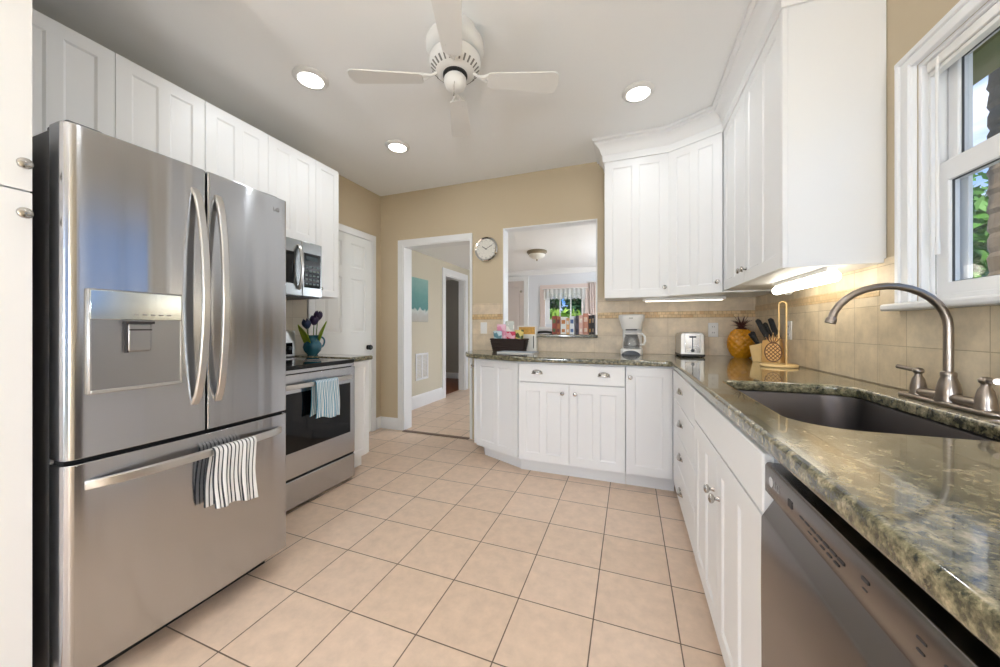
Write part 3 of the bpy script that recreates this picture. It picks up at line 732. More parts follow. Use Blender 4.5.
# --- worktop with sink hole
def rounded(pts, n=8):
    """pts: (x, y, radius); returns polygon with rounded corners"""
    out = []; m = len(pts)
    for i, (x, y, r) in enumerate(pts):
        p = Vector((x, y)); a = Vector(pts[i - 1][:2]); b = Vector(pts[(i + 1) % m][:2])
        if r <= 0: out.append((x, y)); continue
        da = (a - p).normalized(); db = (b - p).normalized(); th = da.angle(db); t = r / math.tan(th / 2)
        s_ = p + da * t; e = p + db * t; bis = (da + db).normalized(); c_ = p + bis * (r / math.sin(th / 2))
        a0 = math.atan2(s_.y - c_.y, s_.x - c_.x); a1 = math.atan2(e.y - c_.y, e.x - c_.x)
        dd = (a1 - a0 + PI) % (2 * PI) - PI
        for k in range(n + 1):
            g = a0 + dd * k / n; out.append((c_.x + r * math.cos(g), c_.y + r * math.sin(g)))
    return out
def slab(name, outer, holes, z0, z1, bevel, m):
    cu = bpy.data.curves.new(name, 'CURVE'); cu.dimensions = '2D'; cu.fill_mode = 'BOTH'
    for lp in [outer] + holes:
        sp = cu.splines.new('POLY'); sp.points.add(len(lp) - 1); sp.use_cyclic_u = True
        for q, p in zip(sp.points, lp): q.co = (p[0], p[1], 0, 1)
    cu.extrude = (z1 - z0) / 2 - bevel; cu.bevel_depth = bevel; cu.bevel_resolution = 4; cu.offset = -bevel
    t = bpy.data.objects.new(name, cu); COL.objects.link(t)
    dg = bpy.context.evaluated_depsgraph_get(); me = bpy.data.meshes.new_from_object(t.evaluated_get(dg)); bpy.data.objects.remove(t)
    me.materials.clear(); me.materials.append(m); me.transform(Matrix.Translation((0, 0, (z0 + z1) / 2)))
    o = bpy.data.objects.new(name, me); COL.objects.link(o)
    for p in me.polygons: p.use_smooth = True; p.material_index = 0
    me.set_sharp_from_angle(angle=R(50))
    return o
SX0, SX1, SY0, SY1 = .374, .80, 1.0, 1.748
outer = rounded([(XR - .010, YF - .010, 0), (-1.49, YF - .010, 0), (-1.475, 3.02, .10), (-1.36, 2.80, .22), (-.86, 2.61, .9), (.262, 2.615, .03), (.272, .30, .02), (XR - .010, .30, 0)], 10)
hole = rounded([(SX0, SY0, .11), (SX1, SY0, .11), (SX1, SY1, .09), (SX0, SY1, .07)], 10)
wt = slab('worktop', outer, [hole], .885, .925, .011, M['granite'])
tag(wt, 'long speckled green granite worktop wrapping from the sink to the peninsula', 'worktop')

# --- sink
sk = thing('kitchen_sink', 'stainless undermount sink set into the granite worktop', 'sink', ((SX0 + SX1) / 2, (SY0 + SY1) / 2, .884))
sx, sy = (SX1 - SX0) / 2, (SY1 - SY0) / 2
def ring(g, z): return [(x - (SX0 + SX1) / 2, y - (SY0 + SY1) / 2, z) for x, y in rounded([(SX0 - g, SY0 - g, .11 + g), (SX1 + g, SY0 - g, .11 + g), (SX1 + g, SY1 + g, .09 + g), (SX0 - g, SY1 + g, .07 + g)], 8)]
rings = [ring(.02, 0), ring(.004, 0), ring(.002, -.004), ring(-.004, -.15), ring(-.012, -.185), ring(-.035, -.205), ring(-.06, -.21)]
mb = MB(); n_ = len(rings[0])
for r_ in rings: mb.v += r_
for i in range(len(rings) - 1):
    for j in range(n_):
        k = (j + 1) % n_; mb.f.append((i * n_ + j, i * n_ + k, (i + 1) * n_ + k, (i + 1) * n_ + j))
mb.f.append(tuple((len(rings) - 1) * n_ + j for j in range(n_)))
mb.mi = [0] * len(mb.f)
mb.build('basin', M['steel_sink'], sk, smooth=True)
MB().lathe([(.0, .004), (.02, .004), (.042, .002), (.045, 0), (.045, -.02), (0, -.02)], (.05, .1, -.209), n=24, capped=False).build('drain', M['chrome'], sk, smooth=True)

# --- faucet
fa = thing('bridge_faucet', 'brushed nickel faucet with high arched spout and two lever handles', 'faucet', (.872, 1.411, .925))
pl2 = rounded([(-.028, -.165, .027), (.028, -.165, .027), (.028, .175, .027), (-.028, .175, .027)], 8)
MB().prism(pl2, 0, .012).build('deck_plate', M['nickel'], fa, bevel=.005, seg=3)
MB().tube([(0, -.12, .022), (0, .12, .022)], .014, 14).build('bridge_bar', M['nickel'], fa, smooth=True)
bell = [(.028, .008), (.029, .014), (.026, .024), (.026, .028), (.025, .045), (.021, .066), (.0155, .082), (.0165, .086), (.0165, .094), (.013, .098), (0, .098)]
MB().lathe(bell, (0, 0, 0), n=28, capped=False).build('spout_base', M['nickel'], fa, smooth=True)
pts = [(0, 0, .095), (0, 0, .16), (0, 0, .225)]
for k in range(1, 15):
    a = PI * k / 14 * .87
    pts.append((-.137 + .137 * math.cos(a), 0, .225 + .128 * math.sin(a)))
pts.append((pts[-1][0] - .006, 0, pts[-1][2] - .02))
MB().tube(pts, [.0105] * (len(pts) - 2) + [.0105, .0105], 16).build('spout', M['nickel'], fa, smooth=True)
e_ = Vector(pts[-1]); dvec = (Vector(pts[-1]) - Vector(pts[-2])).normalized()
MB().tube([e_ - dvec * .004, e_ + dvec * .002, e_ + dvec * .004, e_ + dvec * .016], [.0105, .0135, .014, .014], 16).build('aerator', M['nickel'], fa, smooth=True)
for sgn, yy in ((1, .114), (-1, -.114)):
    h_ = MB().lathe([(.021, .008), (.0215, .014), (.019, .022), (.0185, .04), (.014, .062), (.009, .072), (.0085, .078), (.013, .083), (.0135, .09), (.009, .096), (0, .098)], (0, yy, 0), n=24, capped=False).build('handle', M['nickel'], fa, smooth=True)
    if sgn > 0: lv = [(0, yy, .088), (-.01, yy + .02, .090), (-.022, yy + .052, .096)]
    else: lv = [(0.008, yy + .01, .088), (-.006, yy - .02, .089), (-.02, yy - .060, .092)]
    MB().tube(lv, [.0065, .006, .0075], 12).build('lever', M['nickel'], h_, smooth=True)

# --- under-cabinet lamp
ul = thing('under_cabinet_lamp', 'lit white tube lamp under the upper cabinet by the window', 'lamp', (.785, 2.10, 1.404))
MB().box(-.02, .02, -.27, .30, -.019, 0).build('housing', M['white_pl'], ul, bevel=.004)
MB().tube([(0, -.285, -.042), (0, .315, -.042)], .023, 18).build('tube', M['tube'], ul, smooth=True)
MB().tube([(-.004, .20, -.06), (-.004, .18, -.074), (-.004, .12, -.078), (-.004, .08, -.066), (-.004, .06, -.056)], .0022, 6).build('cord', M['white_pl'], ul, smooth=True)
us = thing('under_cabinet_strip', 'slim white strip light under the corner upper cabinets', 'lamp', (.36, 3.12, 1.395))
MB().box(-.26, .33, -.022, .022, -.024, 0).build('housing', M['white_pl'], us, bevel=.004)
MB().box(-.24, .31, -.016, .016, -.030, -.0235).build('lens', M['strip'], us, bevel=.002)
for x, l_ in ((-.02, 'small dark bracket under the upper cabinet above the toaster, left of the pair'), (.10, 'small dark bracket under the upper cabinet above the toaster, right of the pair')):
    pass

# ================================================================== dishwasher
dw = thing('dishwasher', 'dark stainless dishwasher with pocket handle below the granite worktop', 'dishwasher', (.291, .921, 0), R(-90))
MB().box(.004, .598, .02, .60, .10, .862).build('tub', M['black'], dw)
prof = [(0.02, .115), (-.019, .115), (-.022, .60), (-.021, .738), (-.017, .745), (.004, .782), (.006, .792), (-.010, .792), (-.014, .797), (-.014, .852), (-.010, .858), (.02, .858)]
mb = MB(); mb.prism(prof, .004, .598, 'yz')
mb.build('door', M['steel_d'], dw, bevel=.0015)
MB().box(.004, .598, .05, .60, 0, .11).build('toe_kick', M['black'], dw)
ftx = lambda x, y, z: Matrix.Translation((x, y, z)) @ Matrix.Rotation(R(90), 4, 'X')
MB().lathe([(.0105, 0), (.0105, .0006), (.0, .0006)], (.040, -.0141, .828), 'y', 20, capped=False).build('badge_disc', M['logo'], dw)
text_mesh('lettering', 'LG', .024, M['mark'], dw, ftx(.070, -.0144, .828))
mk = MB()
for i in range(7): mk.box(.17 + i * .020, .184 + i * .020, -.0146, -.014, .822, .8245)
for i in range(5): mk.box(.20 + i * .02, .211 + i * .02, -.0146, -.014, .812, .8135)
mk.box(.125, .140, -.0146, -.014, .820, .832)
for x in (.345, .435, .47, .50, .53): mk.box(x, x + .012, -.0146, -.014, .832, .8345).box(x, x + .009, -.0146, -.014, .820, .8215)
mk.build('button_marks', M['ink'], dw)

# ================================================================== refrigerator
FRX = -1.56
fr_ = thing('refrigerator', 'stainless french-door refrigerator with bottom freezer drawer', 'refrigerator', (-1.645, .513, 0), R(90))
FW, FH = .717, 1.765
MB().box(0.004, FW - .004, .004, .70, .055, FH - .01).build('case', M['fr_side'], fr_, bevel=.004)
for a_, b__ in ((.02, .10), (FW - .10, FW - .02)): MB().box(a_, b__, -.045, .08, FH - .012, FH + .02).build('hinge_cover', M['fr_side'], fr_, bevel=.006)
MB().box(.03, FW - .03, .03, .6, 0.0, .06).build('base_grille', M['black'], fr_)
T_ = .095
def fr_front(x0, x1, z0, z1, name, rl, rr, bulge=.012, nseg=14):
    """door slab with a slightly bowed front and rounded vertical edges"""
    poly = []
    def yb(x): return -T_ + bulge * ((x - FW / 2) / (FW / 2)) ** 2
    poly.append((x0, 0.0))
    rl_, rr_ = max(rl, .004), max(rr, .004)
    for k in range(7):
        a = PI / 2 * k / 6; poly.append((x0 + rl_ - rl_ * math.cos(a), yb(x0 + rl_) + rl_ - rl_ * math.sin(a)))
    for k in range(1, nseg): 
        x = x0 + rl_ + (x1 - x0 - rl_ - rr_) * k / nseg; poly.append((x, yb(x)))
    for k in range(7):
        a = PI / 2 * k / 6; poly.append((x1 - rr_ + rr_ * math.sin(a), yb(x1 - rr_) + rr_ - rr_ * math.cos(a)))
    poly.append((x1, 0.0))
    return MB().prism(poly, z0, z1)
MID = .366
ld = fr_front(0, MID - .003, .752, FH, 'door', .028, .006).build('door', M['steel'], fr_, bevel=.003)
rd = fr_front(MID + .003, FW, .752, FH, 'door', .006, .014).build('door', M['steel'], fr_, bevel=.003)
fz = fr_front(0, FW, .092, .738, 'freezer_drawer', .028, .014).build('freezer_drawer', M['steel'], fr_, bevel=.003)
MB().box(.01, FW - .01, -.06, .0, .73, .76).box(MID - .01, MID + .01, -.06, 0, .75, FH - .01).build('gasket', M['gasket'], fr_)
def bow(p0, p1, out, lift, n=18, w=.0135, th=.010):
    """flattened bar bowing outward between two feet"""
    p0, p1 = Vector(p0), Vector(p1); pts = []
    for k in range(n + 1):
        u = k / n; o_ = math.sin(PI * u) ** .55
        pts.append(p0.lerp(p1, u) + Vector(out) * o_)
    return pts
def bar(pts, w, th, wdir):
    """rectangular-section bar along pts; wdir = direction of its width"""
    mb = MB(); wdir = Vector(wdir); vs = []
    for i, p in enumerate(pts):
        p = Vector(p); t = (Vector(pts[min(i + 1, len(pts) - 1)]) - Vector(pts[max(i - 1, 0)])).normalized()
        nn = t.cross(wdir).normalized()
        for a, b in ((-1, -1), (1, -1), (1, 1), (-1, 1)): vs.append(p + wdir * (a * w / 2) + nn * (b * th / 2))
    m_ = len(pts); fs = [(0, 1, 2, 3), tuple((m_ - 1) * 4 + j for j in (3, 2, 1, 0))]
    for i in range(m_ - 1):
        for j in range(4): fs.append((i * 4 + j, i * 4 + (j + 1) % 4, (i + 1) * 4 + (j + 1) % 4, (i + 1) * 4 + j))
    return mb._add(vs, fs)
yh = -T_ + .004
bar(bow((MID - .040, yh, .86), (MID - .040, yh, 1.68), (0.006, -.062, 0), 0, 24), .026, .014, (1, 0, 0)).build('handle', M['steel_s'], ld, bevel=.004)
bar(bow((MID + .040, yh, .86), (MID + .040, yh, 1.68), (-.006, -.062, 0), 0, 24), .026, .014, (1, 0, 0)).build('handle', M['steel_s'], rd, bevel=.004)
bar(bow((.045, -T_ + .012, .668), (FW - .035, -T_ + .012, .668), (0, -.060, .006), 0, 28), .030, .014, (0, 0, 1)).build('handle', M['steel_s'], fz, bevel=.004)
# dispenser on the fridge door
dp = MB(); yd = -T_ - .006
dp.box(.044, .284, yd, -T_ + .02, .945, 1.272)
o = dp.build('dispenser', M['disp2'], ld, bevel=.004)
MB().box(.048, .280, yd - .004, yd + .001, 1.176, 1.268).build('display', M['disp'], o, bevel=.002)
MB().box(.048, .280, yd - .010, yd + .001, .948, .958).build('drip_tray', M['steel_s'], o, bevel=.002)
for a_ in (.046, .276): MB().box(a_, a_ + .006, yd - .004, yd, .958, 1.176).build('dispenser_frame', M['steel_s'], o, bevel=.001)
pd = MB().box(.128, .190, yd - .016, yd, 1.072, 1.166).build('paddle', M['disp2'], o, bevel=.006)
MB().box(.126, .131, yd - .014, yd, 1.070, 1.172).box(.122, .196, yd - .018, yd, 1.164, 1.172).box(.132, .188, yd - .0185, yd - .014, 1.142, 1.146).build('paddle_slot', M['ink'], o)
mk = MB()
for i in range(5): mk.box(.148 + i * .022, .160 + i * .022, yd - .0045, yd - .0038, 1.192, 1.196)
mk.build('display_marks', M['mark'], o)
yl = -T_ + .012 * ((.65 - FW / 2) / (FW / 2)) ** 2
MB().lathe([(.010, 0), (.010, .0008), (0, .0008)], (.628, yl, 1.705), 'y', 20, capped=False).build('badge_disc', M['logo'], rd)
text_mesh('lettering', 'LG', .026, M['mark'], rd, ftx(.658, yl - .0012, 1.705))

# ================================================================== range
rg = thing('range', 'stainless electric range with black glass oven door', 'stove', (-1.99, 1.357, 0), R(90))
RW = .758
MB().box(.003, RW - .003, .01, .655, .02, .885).build('body', M['steel_d'], rg, bevel=.002)
MB().box(.0, RW, -.018, .66, .888, .914).build('cooktop', M['blackgl'], rg, bevel=.006, seg=3)
MB().box(0.003, RW - .003, -.014, .02, .862, .887).build('front_rail', M['steel'], rg, bevel=.003)
od = MB().box(.002, RW - .002, -.022, .01, .212, .858).build('oven_door', M['steel'], rg, bevel=.005)
MB().box(.05, RW - .05, -.0245, -.02, .372, .742).build('oven_glass', M['blackgl'], od, bevel=.002)
MB().box(.002, RW - .002, -.012, .01, .20, .212).build('gap_strip', M['gasket'], rg)
hb_ = bow((.035, -.022, .787), (RW - .035, -.022, .787), (0, -.046, 0), 0, 24)
bar(hb_, .028, .014, (0, 0, 1)).build('handle', M['steel_s'], od, bevel=.004)
MB().box(.002, RW - .002, -.02, .01, .022, .198).build('drawer', M['steel'], rg, bevel=.006)
bg = MB().box(0, RW, .60, .69, .914, 1.13).build('backguard', M['steel_s'], rg, bevel=.008)
MB().box(.03, RW - .03, .596, .602, .935, 1.03).build('control_panel', M['blackgl'], bg, bevel=.002)
for i, x in enumerate((.07, .14, .62, .69)):
    MB().lathe([(.020, 0), (.019, .018), (.015, .022), (0, .022)], (x, .596, .985), 'y', 18, capped=False).build('knob', M['black'], bg, smooth=True)
for cx, cy, rr in ((.20, .16, .10), (.56, .16, .085), (.20, .44, .085), (.56, .44, .10)):
    mk = MB()
    for q in (rr, rr * .62): mk.tube([(cx + q * math.cos(2 * PI * k / 40), cy + q * math.sin(2 * PI * k / 40), .9143) for k in range(40)], .0012, 4, closed=True)
    mk.build('burner_ring', M['mark'], rg)

# ================================================================== microwave
mw = thing('microwave', 'stainless over-the-range microwave hung under the white cabinet', 'microwave', (-2.285, 1.335, 0), R(90))
MB().box(0, .742, .0, .41, 1.385, 1.795).build('case', M['steel_d'], mw, bevel=.003)
MB().box(.003, .739, .002, .40, 1.378, 1.387).build('vent_underside', M['black'], mw)
md_ = MB().box(.002, .565, -.025, 0, 1.386, 1.792).build('door', M['steel_m'], mw, bevel=.004)
MB().box(.05, .50, -.0265, -.02, 1.47, 1.70).build('door_window', M['blackgl'], md_, bevel=.002)
bar(bow((.535, -.024, 1.43), (.535, -.024, 1.755), (0, -.040, 0), 0, 18), .024, .012, (1, 0, 0)).build('handle', M['steel_s'], md_, bevel=.004)
MB().box(.567, .740, -.025, 0, 1.386, 1.792).build('control_frame', M['steel_m'], mw, bevel=.004)
kp = MB().box(.58, .728, -.0265, -.02, 1.452, 1.71).build('control_panel', M['blackgl'], mw, bevel=.002)
mk = MB()
for i in range(4):
    for j in range(5): mk.box(.592 + i * .033, .613 + i * .033, -.0270, -.026, 1.475 + j * .032, 1.487 + j * .032)
mk.build('keypad_marks', mat('keypad_grey', (96, 110, 108), .5), kp)
MB().box(.598, .70, -.0270, -.026, 1.655, 1.69).build('display', mat('dark_display', (26, 44, 46), .2), kp)
for x in (.01,):
    MB().lathe([(.008, 0), (.012, .012), (.010, .02), (0, .02)], (.745, .03, 1.44), 'y', 12, capped=False)

# ================================================================== towels
def towel(name, label, loc, rz, w, front, back, rad, m, seed, flare=.0):
    rnd = random.Random(seed); ph = [rnd.uniform(0, 6) for _ in range(4)]
    t = thing(name, label, 'towel', loc, rz)
    def fn(u, v):
        tot = front + back + PI * rad; s_ = v * tot
        if s_ < front: y, z = -rad, -front + s_
        elif s_ < front + PI * rad:
            a = (s_ - front) / rad; y, z = -rad * math.cos(a), rad * math.sin(a)
        else: y, z = rad, -(s_ - front - PI * rad)
        dn = max(0, -z) / front
        wv = (.007 * math.sin(u * 13 + ph[0]) + .004 * math.sin(u * 27 + ph[1] + dn * 2)) * (.25 + dn)
        if y > 0: wv *= .35
        x = (u - .5) * w * (1 + flare * dn) + .004 * math.sin(dn * 5 + ph[2])
        if y > 0 and z < 0: x -= w * .09 * dn
        zz = z + (.006 * math.sin(u * 9 + ph[3]) - .03 * (u - .5) * (1 if y < 0 else -.4)) * dn
        return (x, y - abs(wv) if y < 0 else y + wv * .3, zz)
    MB().grid(fn, 60, 60).build('cloth', m, t, smooth=True, solid=.004)
    return t
towel('dish_towel', 'black and white striped towel over the freezer handle', (-1.645 + T_ + .047, .945, .672), R(90), .160, .222, .20, .017, M['towel_k'], 3)
towel('dish_towel', 'blue and white striped towel over the oven door handle', (-1.99 + .066, 1.80, .787), R(90), .185, .235, .205, .018, M['towel_b'], 5, .06)

# ================================================================== pitcher and tulips
PTX, PTY = -2.54, 2.235
pt = thing('pitcher', 'round teal glazed pitcher holding dark tulips on the small worktop', 'pitcher', (PTX, PTY, .9222), R(0))
MB().lathe([(.0, 0), (.038, 0), (.042, .006), (.066, .035), (.074, .065), (.068, .095), (.050, .122), (.043, .14), (.049, .158), (.055, .166), (.050, .163), (.038, .14), (.044, .12), (.06, .09), (.06, .05), (.03, .012), (0, .012)], n=36, capped=False).build('body', M['teal'], pt, smooth=True)
hp = [(.20 * 0 + .046, 0, .148), (.075, 0, .152), (.098, 0, .132), (.100, 0, .10), (.086, 0, .07), (.066, 0, .055)]
hm = MB().tube(hp, .008, 12); hm.xf(Matrix.Rotation(R(68), 4, 'Z')); hm.build('handle', M['teal'], pt, smooth=True, sub=1)
def tulip(label, x, y, lean, h, m, lz, seed):
    """flower with stem and one strap leaf, standing in the pitcher"""
    t = thing('tulip', label, 'flower', (PTX + x, PTY + y, .938), 0, 'tulips in the teal pitcher')
    tip = Vector((lean[0], lean[1], h)); b0 = Vector((0, 0, 0))
    MB().tube([b0, b0.lerp(tip, .45) * .95, tip], .0035, 8).build('stem', M['stem'], t, smooth=True)
    pm = MB(); dirv = (tip - Vector((lean[0] * .4, lean[1] * .4, h * .5))).normalized(); q = Vector((0, 0, 1)).rotation_difference(dirv).to_matrix().to_4x4()
    for k in range(6):
        st = len(pm.v); a0 = 2 * PI * k / 6; sc = 1 if k % 2 else .9
        def fn(u, v, a0=a0, sc=sc):
            a = a0 + (u - .5) * 1.5 * math.sin(PI * min(1, v * .9 + .12)); r_ = .034 * sc * (math.sin(PI * (v * .72 + .10)) + .04)
            return (r_ * math.cos(a), r_ * math.sin(a), .085 * v)
        pm.grid(fn, 5, 8); pm.xf(q, st)
    pm.xf(Matrix.Translation(tip - dirv * .008)); pm.build('petals', m, t, smooth=True, solid=.001)
    lf = MB()
    def fl(u, v):
        w_ = .036 * math.sin(PI * min(1, .08 + v * .92)) ** .8 * (u - .5) * 2
        c_ = Vector((lz[0] * v ** 1.4, lz[1] * v ** 1.4, lz[2] * v - .03 * v ** 3))
        s_ = Vector((-lz[1], lz[0], 0)); s_ = s_.normalized() if s_.length > 1e-5 else Vector((1, 0, 0))
        return tuple(c_ + s_ * w_ + Vector((lz[0], lz[1], 0)) * (.15 * abs(u - .5)))
    lf.grid(fl, 4, 12).build('leaf', M['leaf'], t, smooth=True, solid=.001)
tulip('tallest dark purple tulip leaning to the right in the pitcher', .01, .015, (.01, .02), .285, M['petal'], (.03, .09, .30), 1)
tulip('purple tulip in the middle of the pitcher bunch', .01, -.005, (.03, -.015), .245, M['petal'], (.06, .05, .24), 2)
tulip('indigo blue tulip leaning left in the pitcher bunch', .0, -.02, (.02, -.05), .215, M['petal_b'], (.02, -.13, .27), 3)

# ================================================================== counter things on the far wall
CT = .9252
# coffee maker
cm = thing('coffee_maker', 'white drip coffee maker with glass carafe on the granite worktop', 'coffee maker', (.016, 3.185, CT), R(-4))
b_ = MB()
b_.prism(rounded([(-.085, -.10, .03), (.085, -.10, .03), (.085, .10, .03), (-.085, .10, .03)]), .0, .05)
b_.prism(rounded([(-.078, .02, .02), (.078, .02, .02), (.078, .10, .03), (-.078, .10, .03)]), .045, .23)
b_.build('body', M['white_pl'], cm, bevel=.006)
hd_ = MB(); n0 = len(hd_.v)
lo = rounded([(-.078, -.075, .05), (.078, -.075, .05), (.078, .10, .03), (-.078, .10, .03)]); hi = rounded([(-.102, -.105, .05), (.102, -.105, .05), (.102, .102, .03), (-.102, .102, .03)])
k_ = len(lo); levels = [(lo, .215), ([(a[0] * .6 + b[0] * .4, a[1] * .6 + b[1] * .4) for a, b in zip(lo, hi)], .26), (hi, .315), (hi, .330), ([(x * .9, y * .9) for x, y in hi], .338)]
for lv_, z in levels: hd_.v += [(x, y, z) for x, y in lv_]
for i in range(len(levels) - 1):
    for j in range(k_): hd_.f.append((i * k_ + j, i * k_ + (j + 1) % k_, (i + 1) * k_ + (j + 1) % k_, (i + 1) * k_ + j))
hd_.f += [tuple(range(k_)), tuple((len(levels) - 1) * k_ + j for j in range(k_))]; hd_.mi = [0] * len(hd_.f)
hd_.build('brew_head', M['white_pl'], cm, smooth=True)
MB().box(-.016, .016, -.1035, -.0995, .303, .310).build('name_mark', M['mark'], cm)
MB().box(-.045, .045, -.074, -.05, .205, .217).build('drip_valve', M['black'], cm, bevel=.004)
arc = [(-.072, 0), (.072, 0)] + [(.072 * math.cos(PI * k / 12), .038 * math.sin(PI * k / 12)) for k in range(1, 12)]
MB().prism(arc, -.112, -.095, 'xz').build('control_plate', mat('charcoal_plate', (62, 64, 68), .4), cm, bevel=.002)
ca = MB().lathe([(0, .052), (.062, .052), (.066, .060), (.068, .09), (.06, .135), (.05, .16), (.052, .172), (.049, .172), (.047, .16), (.056, .133), (.064, .09), (.06, .058), (0, .056)], (0, -.035, 0), n=28, capped=False).build('carafe', pane('carafe_glass', (.86, .86, .86)), cm, smooth=True)
MB().lathe([(.052, .170), (.054, .176), (.05, .184), (.015, .188), (0, .188)], (0, -.035, 0), n=28, capped=False).build('carafe_lid', M['white_pl'], ca, smooth=True)
MB().lathe([(.0625, .070), (.0625, .078)], (0, -.035, 0), n=28, capped=False).build('scale_marks', M['mark'], ca)
MB().tube([(.052, -.06, .176), (.085, -.075, .178), (.104, -.08, .155), (.108, -.082, .12), (.098, -.075, .09), (.070, -.06, .085)], .009, 10).build('carafe_handle', M['white_pl'], ca, smooth=True)
# toaster
to = thing('toaster', 'brushed steel two-slice toaster beside the coffee maker', 'toaster', (.447, 3.14, CT), R(2))
bp_ = rounded([(-.083, .012, 0), (.083, .012, 0), (.083, .19, .03), (-.083, .19, .03)], 6)
MB().prism(bp_, -.115, .115, 'xz').build('shell', M['steel_s'], to, bevel=.006)
MB().box(-.086, .086, -.12, .12, .006, .024).build('base', M['black'], to, bevel=.004)
for sx_ in (-1, 1):
    for sy_ in (-1, 1): MB().lathe([(.010, 0), (.010, .008)], (sx_ * .07, sy_ * .10, 0), n=12).build('foot', M['black'], to)
MB().box(-.05, -.02, -.09, .09, .187, .1915).box(.02, .05, -.09, .09, .187, .1915).build('slots', M['black'], to)
MB().box(-.052, .052, -.119, -.114, .035, .178).build('end_plate', M['chrome'], to, bevel=.003)
MB().box(-.003, .003, -.1205, -.118, .06, .165).build('lever_track', M['black'], to)
MB().box(-.024, .024, -.137, -.118, .150, .162).build('lever', M['black'], to, bevel=.004)
MB().lathe([(.013, 0), (.012, .008), (0, .008)], (0, -.119, .052), 'y', 18, capped=False).build('dial', M['black'], to, smooth=True)
MB().box(-.03, .03, -.1195, -.1188, .074, .078).build('dial_marks', M['mark'], to)
# pineapple jar
pj = thing('pineapple_jar', 'amber ceramic pineapple jar with a dark leaf crown', 'jar', (.795, 3.13, CT))
jb_ = MB()
def pin(u, v):
    th = 2 * PI * u; z = .215 * v
    r = .088 * (math.sin(PI * (.12 + .76 * v)) ** .62)
    ka = 11 * th / (2 * PI) * 1; kb = v * 9
    d = abs(math.sin(PI * (ka + kb / 2))) * abs(math.sin(PI * (ka - kb / 2)))
    r += .007 * (d ** .6) * (1 if .03 < v < .97 else 0)
    return (r * math.cos(th), r * math.sin(th), z)
jb_.grid(pin, 132, 70); jb_.build('body', M['amber'], pj, smooth=True)
MB().lathe([(0, .212), (.036, .212), (.038, .220), (.024, .228), (0, .228)], n=24, capped=False).build('lid_rim', M['crown'], pj, smooth=True)
cw = MB(); rnd = random.Random(4)
for ringi, (cnt, tilt, ln) in enumerate(((9, 1.0, .065), (8, .65, .085), (6, .3, .10))):
    for k in range(cnt):
        a = 2 * PI * k / cnt + ringi * .4; st = len(cw.v)
        def lf_(u, v, a=a, tilt=tilt, ln=ln):
            w_ = .010 * (1 - v) ** .7 * (u - .5) * 2
            x = .008 + ln * v * math.sin(tilt * (.5 + .7 * v)); z = .222 + ln * v * math.cos(tilt * (.5 + .7 * v))
            return (x * math.cos(a) - w_ * math.sin(a), x * math.sin(a) + w_ * math.cos(a), z)
        cw.grid(lf_, 2, 6)
cw.build('leaf_crown', M['crown'], pj, smooth=True, solid=.0025)
# knife block and knives
kb = thing('knife_block', 'tan bamboo knife block full of black handled knives', 'knife block', (.868, 2.765, CT), R(-38))
# local x: lean direction runs toward -x ; profile in xz
tall = [(-.035, .0), (.075, .0), (.045, .155), (-.030, .145)]
low = [(-.085, .0), (-.034, 0), (-.034, .125), (-.105, .105)]
MB().prism(tall, -.052, .052, 'xz').build('tall_section', M['wood'], kb, bevel=.003)
MB().prism(low, -.052, .052, 'xz').build('short_section', M['wood2'], kb, bevel=.003)
def knife(label, p, ln, w_, lean, group='black handled knives'):
    t = thing('knife', label, 'knife', (0, 0, 0), 0, group)
    mt_ = Matrix.Translation((.868, 2.765, CT)) @ Matrix.Rotation(R(-38), 4, 'Z')
    t.location = mt_ @ Vector(p); t.rotation_euler = (0, lean, R(-38))
    hp_ = [(0, -.001), (w_, -.001), (w_ * .9, ln * .45), (w_ * 1.1, ln * .9), (w_ * .5, ln), (-w_ * .6, ln * .97), (-w_ * .9, ln * .5), (-w_ * .8, 0)]
    MB().prism(hp_, -.007, .007, 'xz').build('handle', M['black'], t, bevel=.003)
    MB().box(-w_ * .7, w_ * .8, -.0012, .0012, -.03, .004).build('blade', M['chrome'], t)
    for q in (.25, .7): MB().lathe([(.0025, 0), (.0025, .0152)], (0, .0076, ln * q), 'y', 8).build('rivet', M['chrome'], t)
knife('large black knife at the rear of the block top', (.030, .026, .1535), .145, .017, R(-20))
knife('large black knife at the front of the block top', (-.004, -.026, .1485), .150, .017, R(-27))
knife('smaller black knife standing between the two large ones', (.010, 0, .1505), .12, .013, R(-24))
for i, (yy, wh) in enumerate(((-.036, 'first from the worktop edge of the four in the low section'), (-.012, 'second from the worktop edge of the four in the low section'), (.012, 'third from the worktop edge of the four in the low section'), (.036, 'closest to the corner wall of the four in the low section'))):
    knife('short black steak knife, %s' % wh, (-.058 - .010 * i, yy, .1195 - .0027 * i), .088 + .006 * (i % 2), .0095, R(-22 - 5 * i))
# paper towel holder with pineapple ornament
ph_ = thing('paper_towel_holder', 'pale wooden paper towel holder with a pineapple cut-out', 'holder', (.815, 2.475, CT))
MB().lathe([(0, 0), (.086, 0), (.090, .004), (.090, .011), (.086, .016), (0, .016)], n=40, capped=False).build('base', M['wood2'], ph_, smooth=True)
lp = [(.0, .018, .014), (.0, .018, .36)] + [(.0, .018 * math.cos(PI * k / 10), .36 + .018 * math.sin(PI * k / 10)) for k in range(1, 10)] + [(.0, -.018, .36), (.0, -.018, .014)]
lm = MB().tube(lp, .0045, 10); lm.xf(Matrix.Translation((.018, 0, 0)) @ Matrix.Rotation(R(52), 4, 'Z')); lm.build('loop_rod', M['wood2'], ph_, smooth=True)
on = MB(); st = 0
body = [(.030 * math.cos(2 * PI * k / 28), .055 + .042 * math.sin(2 * PI * k / 28)) for k in range(28)]
on.prism(body, -.004, .004, 'xz')
